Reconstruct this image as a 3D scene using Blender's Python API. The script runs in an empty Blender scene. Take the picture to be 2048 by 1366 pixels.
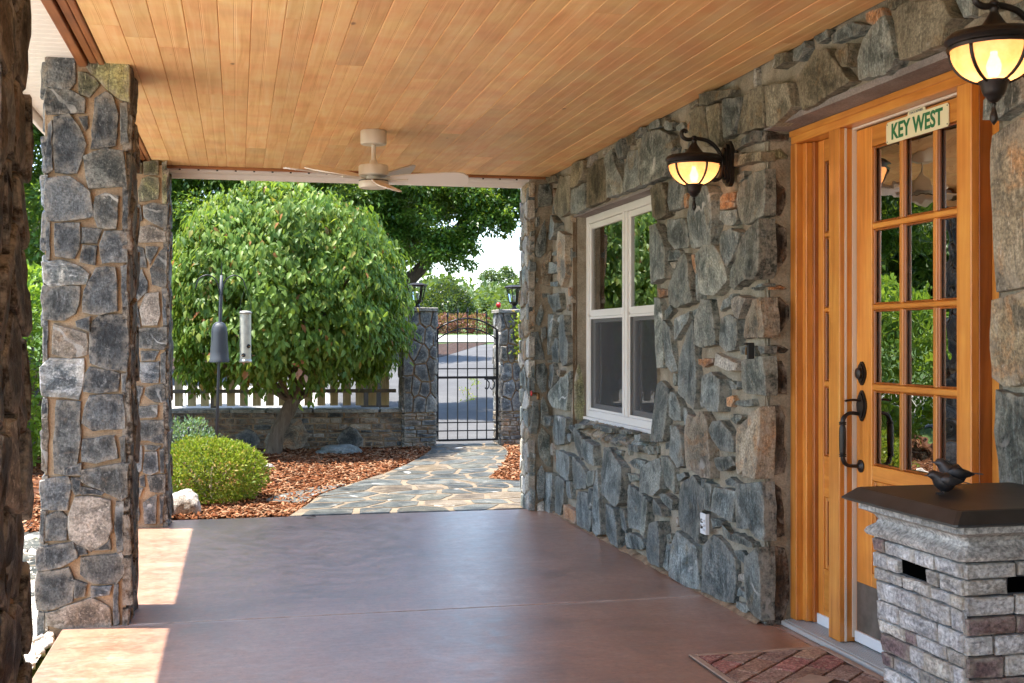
import bpy, bmesh, math, random
import numpy as np
from mathutils import Vector, Matrix, noise

random.seed(7)
rng = np.random.default_rng(7)
R = math.radians
sc = bpy.context.scene
col = sc.collection

# ------------------------------------------------------------------ camera, sky, sun, exposure
cam_d = bpy.data.cameras.new('camera')
cam = bpy.data.objects.new('camera', cam_d)
col.objects.link(cam)
YAW = math.atan(549 / 2400)
cam.location = (0, 0, 1.25)
cam.rotation_euler = (R(90), 0, -YAW)
cam_d.sensor_width = 36
cam_d.lens = 36 * 2400 / 2048
cam_d.clip_start = 0.05
cam_d.clip_end = 3000
sc.camera = cam

SUN_EL, SUN_AZ = R(71.5), R(-80)      # azimuth clockwise from +Y: high sun, to the left
world = bpy.data.worlds.new('World')
sc.world = world
world.use_nodes = True
wn = world.node_tree
sky = wn.nodes.new('ShaderNodeTexSky')
sky.sky_type = 'NISHITA'
sky.sun_disc = False
sky.sun_elevation = SUN_EL
sky.sun_rotation = SUN_AZ
sky.altitude = 200
sky.air_density = 1.0
sky.dust_density = 1.0
sky.ozone_density = 1.0
bg = wn.nodes['Background']
bg.inputs['Strength'].default_value = 0.08
wn.links.new(sky.outputs[0], bg.inputs['Color'])

sun_d = bpy.data.lights.new('sun', 'SUN')
sun_d.energy = 2.0
sun_d.angle = R(0.55)
sun_d.color = (1.0, 0.94, 0.85)
sun = bpy.data.objects.new('sun', sun_d)
col.objects.link(sun)
sdir = Vector((math.sin(SUN_AZ) * math.cos(SUN_EL), math.cos(SUN_AZ) * math.cos(SUN_EL), math.sin(SUN_EL)))
sun.rotation_euler = sdir.to_track_quat('Z', 'Y').to_euler()
sun.location = (-6, 2, 12)

sc.view_settings.view_transform = 'Standard'
sc.view_settings.look = 'None'
sc.view_settings.gamma = 1
sc.view_settings.use_curve_mapping = False
sc.view_settings.exposure = 3.08
sc.render.engine = 'CYCLES'
sc.cycles.use_denoising = True
sc.cycles.max_bounces = 8
sc.cycles.diffuse_bounces = 5
sc.cycles.transparent_max_bounces = 12
sc.cycles.sample_clamp_indirect = 6
sc.cycles.caustics_reflective = False
sc.cycles.caustics_refractive = False

# ------------------------------------------------------------------ object helpers
WLOC = {}

def tag(o, label=None, cat=None, group=None, kind=None):
    if label: o['label'] = label
    if cat: o['category'] = cat
    if group: o['group'] = group
    if kind: o['kind'] = kind
    return o

def put(o, loc, parent=None):
    loc = Vector(loc)
    WLOC[o.name] = loc
    if parent is not None:
        o.parent = parent
        o.location = loc - WLOC[parent.name]
    else:
        o.location = loc
    return o

def thing(name, loc, label, cat, group=None):
    o = bpy.data.objects.new(name, None)
    o.empty_display_size = 0.1
    col.objects.link(o)
    put(o, loc)
    return tag(o, label, cat, group)

def mesh_obj(name, verts, faces, m, parent=None, smooth=False, origin=None):
    vs = [Vector(v) for v in verts]
    if origin is None:
        lo = Vector((min(v.x for v in vs), min(v.y for v in vs), min(v.z for v in vs)))
        hi = Vector((max(v.x for v in vs), max(v.y for v in vs), max(v.z for v in vs)))
        origin = (lo + hi) / 2
    origin = Vector(origin)
    me = bpy.data.meshes.new(name)
    me.from_pydata([v - origin for v in vs], [], faces)
    if isinstance(m, (list, tuple)):
        for q in m: me.materials.append(q)
    else:
        me.materials.append(m)
    if smooth:
        me.polygons.foreach_set('use_smooth', [True] * len(me.polygons))
    me.update()
    o = bpy.data.objects.new(name, me)
    col.objects.link(o)
    put(o, origin, parent)
    return o

def np_mesh(name, V, sizes, loops, m, parent=None, smooth=False, origin=(0, 0, 0)):
    V = np.asarray(V, dtype=np.float32) - np.array(origin, dtype=np.float32)
    me = bpy.data.meshes.new(name)
    me.vertices.add(len(V)); me.vertices.foreach_set('co', V.ravel())
    sizes = np.asarray(sizes, dtype=np.int32); loops = np.asarray(loops, dtype=np.int32).ravel()
    me.loops.add(len(loops)); me.loops.foreach_set('vertex_index', loops)
    me.polygons.add(len(sizes))
    st = np.concatenate(([0], np.cumsum(sizes)[:-1])).astype(np.int32)
    me.polygons.foreach_set('loop_start', st)
    me.polygons.foreach_set('loop_total', sizes)
    me.materials.append(m)
    me.update(calc_edges=True)
    me.validate()
    if smooth: me.polygons.foreach_set('use_smooth', [True] * len(me.polygons))
    o = bpy.data.objects.new(name, me)
    col.objects.link(o)
    return put(o, origin, parent)

class MB:
    """collects simple solids into one mesh"""
    def __init__(s): s.v, s.f = [], []
    def add(s, vs, fs):
        n = len(s.v); s.v += [Vector(v) for v in vs]; s.f += [[i + n for i in f] for f in fs]; return s
    def box(s, a, b, ch=0.0):
        x0, x1 = sorted((a[0], b[0])); y0, y1 = sorted((a[1], b[1])); z0, z1 = sorted((a[2], b[2]))
        if ch <= 0:
            vs = [(x0, y0, z0), (x1, y0, z0), (x1, y1, z0), (x0, y1, z0), (x0, y0, z1), (x1, y0, z1), (x1, y1, z1), (x0, y1, z1)]
            return s.add(vs, [(3, 2, 1, 0), (4, 5, 6, 7), (0, 1, 5, 4), (1, 2, 6, 5), (2, 3, 7, 6), (3, 0, 4, 7)])
        c = min(ch, (x1 - x0) * .45, (y1 - y0) * .45, (z1 - z0) * .45)
        bm = bmesh.new()
        bmesh.ops.create_cube(bm, size=1)
        for v in bm.verts:
            v.co = Vector(((x0 + x1) / 2 + v.co.x * (x1 - x0), (y0 + y1) / 2 + v.co.y * (y1 - y0), (z0 + z1) / 2 + v.co.z * (z1 - z0)))
        bmesh.ops.bevel(bm, geom=list(bm.edges), offset=c, segments=1, affect='EDGES')
        bm.verts.ensure_lookup_table()
        s.add([v.co.copy() for v in bm.verts], [[v.index for v in f.verts] for f in bm.faces])
        bm.free(); return s
    def lathe(s, c, prof, seg=24, axis='Z', cap=True, rot=0.0, sx=1.0, sy=1.0):
        c = Vector(c); vs, fs = [], []
        for r, h in prof:
            for k in range(seg):
                a = rot + 2 * math.pi * k / seg
                p = (r * math.cos(a) * sx, r * math.sin(a) * sy, h)
                if axis == 'X': p = (p[2], p[0], p[1])
                elif axis == 'Y': p = (p[1], p[2], p[0])
                vs.append(c + Vector(p))
        for i in range(len(prof) - 1):
            for k in range(seg):
                a, b = i * seg + k, i * seg + (k + 1) % seg
                fs.append((a, b, b + seg, a + seg))
        if cap:
            fs.append(tuple(reversed(range(seg))))
            fs.append(tuple((len(prof) - 1) * seg + k for k in range(seg)))
        return s.add(vs, fs)
    def tube(s, pts, rad, seg=8, flat=1.0, cap=True):
        pts = [Vector(p) for p in pts]
        if not hasattr(rad, '__len__'): rad = [rad] * len(pts)
        up = None; vs, fs = [], []
        for i, p in enumerate(pts):
            t = (pts[min(i + 1, len(pts) - 1)] - pts[max(i - 1, 0)]).normalized()
            if up is None:
                up = Vector((0, 0, 1)) if abs(t.z) < .9 else Vector((1, 0, 0))
            x = up.cross(t)
            if x.length < 1e-4: x = Vector((0, 1, 0)).cross(t)
            x.normalize(); y = t.cross(x).normalized(); up = y
            for k in range(seg):
                a = 2 * math.pi * k / seg
                vs.append(p + (x * math.cos(a) * flat + y * math.sin(a)) * rad[i])
        for i in range(len(pts) - 1):
            for k in range(seg):
                a, b = i * seg + k, i * seg + (k + 1) % seg
                fs.append((a, b, b + seg, a + seg))
        if cap:
            fs.append(tuple(reversed(range(seg)))); fs.append(tuple((len(pts) - 1) * seg + k for k in range(seg)))
        return s.add(vs, fs)
    def prism(s, poly, vec):
        """poly: 3D points, extruded by vec"""
        n = len(poly); vec = Vector(vec); P = [Vector(p) for p in poly]
        return s.add(P + [p + vec for p in P], [tuple(reversed(range(n))), tuple(range(n, 2 * n))] +
                     [(i, (i + 1) % n, n + (i + 1) % n, n + i) for i in range(n)])
    def build(s, name, m, parent=None, smooth=False, origin=None, auto=None):
        o = mesh_obj(name, s.v, s.f, m, parent, smooth, origin)
        bm = bmesh.new(); bm.from_mesh(o.data); bmesh.ops.recalc_face_normals(bm, faces=bm.faces)
        bm.to_mesh(o.data); bm.free()
        if smooth and auto:
            o.data.polygons.foreach_set('use_smooth', [True] * len(o.data.polygons))
            o.data.set_sharp_from_angle(angle=R(auto))
        return o

def box(name, a, b, m, parent=None, ch=0.0):
    return MB().box(a, b, ch).build(name, m, parent)

def catmull(P, n=6):
    P = [Vector(p) for p in P]; out = []
    for i in range(len(P) - 1):
        p0, p1, p2, p3 = P[max(i - 1, 0)], P[i], P[i + 1], P[min(i + 2, len(P) - 1)]
        for k in range(n):
            t = k / n
            out.append(0.5 * ((2 * p1) + (p2 - p0) * t + (2 * p0 - 5 * p1 + 4 * p2 - p3) * t * t + (3 * p1 - p0 - 3 * p2 + p3) * t ** 3))
    out.append(P[-1]); return out

def copy_tree(o, loc, parent=None):
    def rec(src, par):
        c = src.copy(); col.objects.link(c)
        if par is not None: c.parent = par
        for ch in [q for q in bpy.data.objects if q.parent == src]: rec(ch, c)
        return c
    c = rec(o, None); c.location = Vector(loc); WLOC[c.name] = Vector(loc)
    return c

# ------------------------------------------------------------------ materials
class NT:
    def __init__(s, name):
        s.m = bpy.data.materials.new(name); s.m.use_nodes = True
        s.t = s.m.node_tree; s.b = s.t.nodes['Principled BSDF']; s.out = s.t.nodes['Material Output']
    def n(s, typ, **kw):
        nd = s.t.nodes.new(typ)
        for k, v in kw.items(): setattr(nd, k, v)
        return nd
    def l(s, a, b): s.t.links.new(a, b)
    def val(s, sock, v):
        if hasattr(v, 'is_linked'): s.l(v, sock)
        else: sock.default_value = v
    def coord(s, scale=(1, 1, 1), rnd=True, space='Object', rot=(0, 0, 0)):
        tc = s.n('ShaderNodeTexCoord')
        v = tc.outputs[space if space != 'World' else 'Object']
        if space == 'World':
            v = s.n('ShaderNodeNewGeometry').outputs['Position']
        if rnd:
            oi = s.n('ShaderNodeObjectInfo')
            mu = s.n('ShaderNodeVectorMath', operation='SCALE'); mu.inputs[0].default_value = (37, 91, 53)
            s.l(oi.outputs['Random'], mu.inputs['Scale'])
            ad = s.n('ShaderNodeVectorMath', operation='ADD')
            s.l(v, ad.inputs[0]); s.l(mu.outputs[0], ad.inputs[1]); v = ad.outputs[0]
        mp = s.n('ShaderNodeMapping'); mp.inputs['Scale'].default_value = scale; mp.inputs['Rotation'].default_value = rot
        s.l(v, mp.inputs['Vector']); return mp.outputs[0]
    def noise(s, vec, scale=5, detail=5, rough=.55, dist=0):
        nz = s.n('ShaderNodeTexNoise'); s.l(vec, nz.inputs['Vector'])
        nz.inputs['Scale'].default_value = scale; nz.inputs['Detail'].default_value = detail
        nz.inputs['Roughness'].default_value = rough; nz.inputs['Distortion'].default_value = dist
        return nz.outputs['Fac']
    def ramp(s, fac, stops, interp='LINEAR'):
        r = s.n('ShaderNodeValToRGB'); s.l(fac, r.inputs[0]); e = r.color_ramp.elements
        r.color_ramp.interpolation = interp
        for i, (p, c) in enumerate(stops):
            c = tuple(c) + (1,) if len(c) == 3 else c
            if i < 2: e[i].position = p; e[i].color = c
            else:
                q = e.new(p); q.color = c
        return r.outputs[0]
    def mix(s, f, a, b, mode='MIX'):
        x = s.n('ShaderNodeMix', data_type='RGBA', blend_type=mode)
        s.val(x.inputs[0], f)
        for sock, v in ((x.inputs[6], a), (x.inputs[7], b)):
            if hasattr(v, 'is_linked'): s.l(v, sock)
            else: sock.default_value = tuple(v) + (1,) if len(v) == 3 else v
        return x.outputs[2]
    def math(s, op, a, b=0.5, c=None):
        x = s.n('ShaderNodeMath', operation=op); s.val(x.inputs[0], a); s.val(x.inputs[1], b)
        if c is not None: s.val(x.inputs[2], c)
        return x.outputs[0]
    def maprange(s, v, a, b, c, d):
        x = s.n('ShaderNodeMapRange'); s.l(v, x.inputs[0])
        for i, q in enumerate((a, b, c, d)): x.inputs[i + 1].default_value = q
        return x.outputs[0]
    def rand(s): return s.n('ShaderNodeObjectInfo').outputs['Random']
    def island(s): return s.n('ShaderNodeNewGeometry').outputs['Random Per Island']
    def bump(s, h, strength=.4, dist=.01, prev=None):
        b = s.n('ShaderNodeBump'); b.inputs['Strength'].default_value = strength; b.inputs['Distance'].default_value = dist
        s.l(h, b.inputs['Height'])
        if prev is not None: s.l(prev, b.inputs['Normal'])
        s.l(b.outputs[0], s.b.inputs['Normal']); return b.outputs[0]
    def set(s, color=None, rough=None, metal=None, spec=None, **kw):
        if color is not None: s.val(s.b.inputs['Base Color'], tuple(color) + (1,) if isinstance(color, (tuple, list)) and len(color) == 3 else color)
        if rough is not None: s.val(s.b.inputs['Roughness'], rough)
        if metal is not None: s.b.inputs['Metallic'].default_value = metal
        if spec is not None: s.b.inputs['Specular IOR Level'].default_value = spec
        for k, v in kw.items(): s.val(s.b.inputs[k.replace('_', ' ')], v)
        return s

def bright(t, c, lo=.7, hi=1.3, src=None):
    f = t.maprange(src or t.rand(), 0, 1, lo, hi)
    vv = t.n('ShaderNodeHueSaturation'); t.l(c, vv.inputs['Color']); t.l(f, vv.inputs['Value'])
    return vv.outputs[0]

def stone_mat(name, dark, mid, light, fleck, streak=(30, 30, 5), flk=.62, rust=None, spec=.4, lo=.58, hi=1.42, rough=.62, sc1=5, edge=(.42, .37, .30)):
    t = NT(name)
    v = t.coord()
    vs = t.coord(scale=streak)
    vf = t.coord(scale=tuple(3.1 * q for q in streak))
    n1 = t.noise(v, sc1, 7, .68, 1.0)
    c = t.ramp(n1, [(.40, dark), (.5, mid), (.62, light)])
    hue = t.math('FRACT', t.math('MULTIPLY', t.rand(), 7.31))
    c = t.mix(t.ramp(hue, [(.45, (0, 0, 0)), (1, (.55, .55, .55))]), c, t.mix(1.0, c, (1.0, .86, .60), 'MULTIPLY'))
    np_ = t.noise(v, 2.4, 4, .6, .8)
    c = t.mix(t.ramp(np_, [(.56, (0, 0, 0)), (.64, (.5, .5, .5))]), c, light)
    n2 = t.noise(vs, 1.0, 6, .7, .6)
    c = t.mix(t.ramp(n2, [(.53, (0, 0, 0)), (.66, (.65, .65, .65))]), c, light)
    c = t.mix(t.ramp(n2, [(.32, (.75, .75, .75)), (.44, (0, 0, 0))]), c, tuple(q * .55 for q in dark))
    if rust:
        n4 = t.noise(v, 4.3, 5, .65, 1.2)
        c = t.mix(t.ramp(n4, [(rust[1], (0, 0, 0)), (rust[1] + .12, (.85, .85, .85))]), c, rust[0])
    nf = t.noise(vf, 1.0, 3, .6, .3)
    c = t.mix(t.ramp(nf, [(.60, (0, 0, 0)), (.72, (.55, .55, .55))]), c, fleck)
    n3 = t.noise(v, 42, 5, .8)
    c = t.mix(t.ramp(n3, [(flk, (0, 0, 0)), (flk + .10, (.9, .9, .9))]), c, fleck)
    n5 = t.noise(v, 95, 3, .6)
    c = t.mix(.95, c, t.ramp(n5, [(.36, (.28, .28, .28)), (.64, (.72, .72, .72))]), 'OVERLAY')
    # a rare quartz vein
    wv = t.n('ShaderNodeTexWave'); t.l(t.coord(rot=(.6, .9, .5)), wv.inputs['Vector'])
    wv.inputs['Scale'].default_value = 1.3; wv.inputs['Distortion'].default_value = 9; wv.inputs['Detail'].default_value = 4; wv.inputs['Detail Scale'].default_value = 2.2
    vm = t.math('MULTIPLY', t.ramp(wv.outputs['Fac'], [(.955, (0, 0, 0)), (.985, (1, 1, 1))]), t.ramp(t.noise(v, 3.5, 2, .5), [(.60, (0, 0, 0)), (.68, (.7, .7, .7))]))
    c = t.mix(vm, c, (.55, .55, .52))
    c = bright(t, c, lo, hi)
    at = t.n('ShaderNodeAttribute'); at.attribute_name = 'edge'
    ef = t.math('MULTIPLY', at.outputs['Fac'], t.ramp(t.noise(v, 30, 4, .7), [(.40, (0, 0, 0)), (.62, (.75, .75, .75))]))
    c = t.mix(ef, c, edge)
    t.set(c, t.maprange(n2, 0.3, .7, rough - .14, rough + .15), spec=spec)
    b = t.bump(n2, .8, .014)
    b = t.bump(n1, .3, .010, b)
    b = t.bump(t.noise(v, 26, 8, .75), .75, .012, b)
    return t.m

MT = {}
MT[''] = stone_mat('blue_grey_slate', (0.0336, 0.0452, 0.0441), (0.113, 0.137, 0.135), (0.26, 0.291, 0.279), (0.462, 0.487, 0.468), rust=((.20, .155, .09), .60), edge=(.34, .33, .28), flk=.635)
MT['r'] = stone_mat('tan_streaked_slate', (0.0936, 0.0878, 0.0702), (0.234, 0.199, 0.14), (0.374, 0.328, 0.246), (0.526, 0.491, 0.421), rust=((.36, .20, .09), .50))
MT['o'] = stone_mat('rusty_orange_stone', (0.138, 0.0575, 0.023), (0.345, 0.161, 0.069), (0.483, 0.276, 0.138), (0.575, 0.46, 0.345))
MT['p'] = stone_mat('pale_stone', (.22, .22, .20), (.38, .37, .33), (.52, .50, .45), (.10, .11, .12), flk=.56)
MT['m'] = stone_mat('mossy_olive_stone', (0.0508, 0.0551, 0.0362), (0.131, 0.131, 0.0798), (0.29, 0.29, 0.145), (0.609, 0.609, 0.377), flk=.60)
MT['v'] = stone_mat('white_veined_stone', (0.065, 0.078, 0.091), (0.13, 0.156, 0.176), (0.585, 0.598, 0.598), (0.65, 0.65, 0.65), streak=(9, 9, 30), flk=.6)
MT['u'] = stone_mat('olive_slate_in_dim_light', (.040, .040, .028), (.115, .108, .078), (.24, .225, .17), (.44, .42, .33), rust=((.17, .11, .05), .56), edge=(.30, .26, .19))  # warm, dim light high on the wall, mixed into the stone colour
MP = dict(MT)
MP[''] = stone_mat('dark_gneiss', (0.0231, 0.026, 0.0289), (0.0606, 0.0664, 0.0704), (0.15, 0.159, 0.161), (0.289, 0.289, 0.277), streak=(22, 22, 9), flk=.60, rust=((.17, .12, .08), .62), sc1=6, lo=.6, hi=1.45)
MP['r'] = stone_mat('brown_speckled_gneiss', (0.0833, 0.0714, 0.0595), (0.19, 0.161, 0.131), (0.357, 0.303, 0.25), (0.535, 0.476, 0.393), streak=(14, 14, 14), flk=.57, rust=((.26, .15, .08), .6))
MP['p'] = stone_mat('speckled_granite', (.10, .11, .10), (.33, .34, .30), (.50, .50, .45), (.035, .04, .045), streak=(60, 60, 60), flk=.53)

MP['s'] = stone_mat('brown_stone_in_shade', (0.0084, 0.006, 0.0042), (0.03, 0.0204, 0.0132), (0.072, 0.051, 0.033), (0.132, 0.108, 0.078), streak=(34, 34, 3), flk=.64, rust=((.13, .06, .025), .55))  # shade of the pillar sides and door reveal darkened into this brown

def mortar_mat(name, a, b, s=7):
    t = NT(name); v = t.coord(rnd=False, space='World')
    n = t.noise(v, s, 6, .6, .3)
    c = t.ramp(n, [(.32, a), (.68, b)])
    f = t.noise(v, 120, 3, .7)
    c = t.mix(.6, c, t.ramp(f, [(.3, (.3, .3, .3)), (.7, (.68, .68, .68))]), 'OVERLAY')
    t.set(c, .92, spec=.15)
    b_ = t.bump(t.noise(v, 26, 6, .65), .7, .012); t.bump(f, .4, .004, b_)
    return t.m
M_MORTAR = mortar_mat('wall_mortar', (0.226, 0.188, 0.134), (0.398, 0.355, 0.28))
M_GROUT = mortar_mat('pillar_mortar', (0.312, 0.2, 0.119), (0.5, 0.362, 0.237))
M_LINTEL = mortar_mat('lintel_concrete', (.22, .19, .18), (.34, .30, .28), 3)

def wood_mat(name, dark, mid, light, axis='Z', rough=.38, coat=.3, lo=.82, hi=1.18, fine=1.0):
    t = NT(name)
    k = {'X': (1.2, 22, 22), 'Y': (22, 1.2, 22), 'Z': (22, 22, 1.2)}[axis]
    v = t.coord(scale=k); v2 = t.coord()
    n = t.noise(v, 1.0 * fine, 5, .6, 1.1)
    c = t.ramp(n, [(.3, dark), (.5, mid), (.72, light)])
    kn = t.noise(v2, 5, 3, .5)
    c = t.mix(.5, c, t.ramp(kn, [(.3, (.32, .32, .32)), (.7, (.66, .66, .66))]), 'OVERLAY')
    c = bright(t, c, lo, hi)
    t.set(c, rough, spec=.4, Coat_Weight=coat, Coat_Roughness=.25)
    t.bump(n, .12, .002)
    return t.m
M_BOARD = wood_mat('ceiling_pine', (.72, .40, .155), (.84, .50, .215), (.87, .58, .29), 'Y', .5, .05, .88, 1.10)
# knots, cross scratches and a greyish bloom on the ceiling boards
def ceil_detail():
    m = M_BOARD; tr = m.node_tree; b = tr.nodes['Principled BSDF']
    src = b.inputs['Base Color'].links[0].from_socket
    t = NT.__new__(NT); t.m = m; t.t = tr; t.b = b
    v = t.coord(scale=(1, 1, 1)); vx = t.coord(scale=(3, 60, 3))
    a = t.mix(t.ramp(t.noise(vx, 1, 4, .7), [(.58, (0, 0, 0)), (.74, (.30, .30, .30))]), src, (.78, .50, .27))
    vo = t.n('ShaderNodeTexVoronoi'); t.l(t.coord(scale=(2.2, 1.1, 2.2)), vo.inputs['Vector']); vo.inputs['Scale'].default_value = 1.7
    a = t.mix(t.ramp(vo.outputs['Distance'], [(.018, (.9, .9, .9)), (.05, (0, 0, 0))]), a, (.20, .08, .03))
    a = t.mix(t.ramp(t.noise(v, 1.6, 3, .6), [(.52, (0, 0, 0)), (.72, (.28, .28, .28))]), a, (.40, .25, .16))
    t.l(a, b.inputs['Base Color'])
ceil_detail()
M_TRIMW = wood_mat('stained_trim', (.20, .06, .018), (.33, .115, .035), (.45, .18, .06), 'Y', .4)
M_DOOR = wood_mat('honey_fir', (0.459, 0.153, 0.0217), (0.612, 0.231, 0.0372), (0.714, 0.324, 0.0646), 'Z', .34, .5)
M_DOORH = wood_mat('honey_fir_rails', (0.459, 0.153, 0.0217), (0.612, 0.231, 0.0372), (0.714, 0.324, 0.0646), 'Y', .34, .5)
M_DOORD = wood_mat('deep_orange_fir', (0.25, 0.0662, 0.0111), (0.366, 0.111, 0.0191), (0.482, 0.168, 0.0318), 'Z', .34, .5)
M_PICKET = wood_mat('weathered_picket', (.34, .24, .12), (.48, .37, .2), (.6, .5, .32), 'Z', .75, 0)
M_RAIL = wood_mat('grey_rail', (.13, .10, .08), (.2, .165, .13), (.3, .25, .2), 'X', .8, 0)

def plain(name, c, rough=.5, metal=0, spec=.5, bump=None, var=.0, **kw):
    t = NT(name)
    if var:
        v = t.coord(); n = t.noise(v, 14, 5, .6)
        c2 = tuple(max(0, q * (1 - var)) for q in c); c3 = tuple(q * (1 + var) for q in c)
        t.set(t.ramp(n, [(.3, c2), (.7, c3)]), rough, metal, spec, **kw)
    else: t.set(c, rough, metal, spec, **kw)
    if bump: t.bump(t.noise(t.coord(), bump[0], 4, .6), bump[1], bump[2])
    return t.m
M_VINYL = plain('white_vinyl', (.78, .76, .72), .35)
M_SOFFIT = plain('cream_soffit_vinyl', (.80, .74, .66), .45)
M_FASCIA = plain('white_fascia', (.80, .74, .69), .45)
M_IRON = plain('black_iron', (.014, .014, .016), .42, .3, .5, (60, .3, .002))
M_BRONZE = plain('oiled_bronze', (.030, .024, .021), .36, .55, .5, (40, .2, .002), var=.3)
M_BULB = NT('bulb_glow')
M_BULB.set((.9, .7, .4), .4); M_BULB.b.inputs['Emission Color'].default_value = (1, .70, .42, 1); M_BULB.b.inputs['Emission Strength'].default_value = 6.5
M_BULB = M_BULB.m
M_FAN = plain('cream_fan_enamel', (.72, .65, .54), .35)
M_FANB = plain('pale_fan_blade', (.76, .70, .64), .42)
M_SLOTDARK = plain('painted_slot_dark', (.0012, .0012, .0012), 1.0, spec=0.0)
M_BLACK = plain('matt_black', (.01, .01, .01), .6)
M_ALU = plain('brushed_aluminium', (.52, .53, .51), .42, .35)
M_KICK = plain('tarnished_kick_plate', (.22, .21, .19), .32, .7, var=.3)
M_STRIP = plain('weatherstrip', (.74, .66, .56), .5)
M_SIGN = plain('cream_sign_plate', (.82, .76, .50), .45)
M_GREEN = plain('sign_green', (.012, .17, .055), .5)
M_GREY = plain('grey_sign_lettering', (.25, .27, .25), .5)
M_PLASTIC = plain('grey_black_plastic', (.045, .05, .056), .55, bump=(8, .2, .004))
M_SEED = plain('scuffed_clear_plastic', (.42, .40, .32), .3, var=.25)
M_ROOM = plain('room_plaster', (.30, .26, .21), .9)
M_CURT = plain('brown_curtain', (.10, .085, .075), .9)
M_RED = plain('red_reflector', (.45, .012, .012), .3)
M_BRASS = plain('aged_brass', (.28, .15, .06), .4, .8)
M_SHING = plain('roof_shingle', (.09, .085, .08), .9, bump=(20, .6, .01), var=.3)
M_MINT = plain('white_outlet_plastic', (.74, .76, .78), .35)
M_GRILL = plain('dark_weathered_lid', (.020, .020, .021), .42, 0, .5, (6, .3, .004), var=.45)

def glass_mat(name, ior, tint, wav=0, wsc=4):
    t = NT(name); t.t.nodes.remove(t.b)
    gl = t.n('ShaderNodeBsdfGlossy'); gl.inputs['Roughness'].default_value = 0.0; gl.inputs['Color'].default_value = (1, 1, 1, 1)
    tr = t.n('ShaderNodeBsdfTransparent'); tr.inputs['Color'].default_value = tint + (1,)
    fr = t.n('ShaderNodeFresnel'); fr.inputs['IOR'].default_value = ior
    mx = t.n('ShaderNodeMixShader'); t.l(fr.outputs[0], mx.inputs[0]); t.l(tr.outputs[0], mx.inputs[1]); t.l(gl.outputs[0], mx.inputs[2])
    t.l(mx.outputs[0], t.out.inputs['Surface'])
    if wav:
        bp = t.n('ShaderNodeBump'); bp.inputs['Strength'].default_value = 1; bp.inputs['Distance'].default_value = wav
        t.l(t.noise(t.coord(scale=(1, 1, 1.6)), wsc, 2, .4), bp.inputs['Height']); t.l(bp.outputs[0], gl.inputs['Normal'])
    return t.m
M_GLASS = glass_mat('window_glass', 6.0, (.60, .60, .58))
M_GLASSD = glass_mat('rippled_door_glass', 6.0, (.45, .45, .42), .0013, 5)
M_LGLASS = glass_mat('lantern_glass', 1.6, (.9, .92, .92))
def screen_mat():
    t = NT('insect_screen')
    t.set((.06, .06, .062), .8, spec=.2)
    t.set(Alpha=.62)
    return t.m
M_SCREEN = screen_mat()

def lamp_mat():
    """amber alabaster bowl, lit from inside by a bulb"""
    t = NT('amber_alabaster_glass')
    nz = t.noise(t.coord(), 30, 4, .6)
    c = t.ramp(nz, [(.3, (.80, .40, .17)), (.7, (.93, .52, .28))])
    tl = t.n('ShaderNodeBsdfTranslucent'); t.l(c, tl.inputs['Color'])
    df = t.n('ShaderNodeBsdfGlossy'); df.inputs['Roughness'].default_value = .25; df.inputs['Color'].default_value = (1, .9, .75, 1)
    tr = t.n('ShaderNodeBsdfTransparent'); tr.inputs['Color'].default_value = (1, .62, .26, 1)
    m1 = t.n('ShaderNodeMixShader'); m1.inputs[0].default_value = .06; t.l(tl.outputs[0], m1.inputs[1]); t.l(df.outputs[0], m1.inputs[2])
    m2 = t.n('ShaderNodeMixShader'); m2.inputs[0].default_value = .10; t.l(m1.outputs[0], m2.inputs[1]); t.l(tr.outputs[0], m2.inputs[2])
    em = t.n('ShaderNodeEmission'); em.inputs['Color'].default_value = (1, .33, .085, 1); em.inputs['Strength'].default_value = .035
    ad = t.n('ShaderNodeAddShader'); t.l(m2.outputs[0], ad.inputs[0]); t.l(em.outputs[0], ad.inputs[1])
    t.l(ad.outputs[0], t.out.inputs['Surface'])
    return t.m
M_BOWL = lamp_mat()

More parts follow.
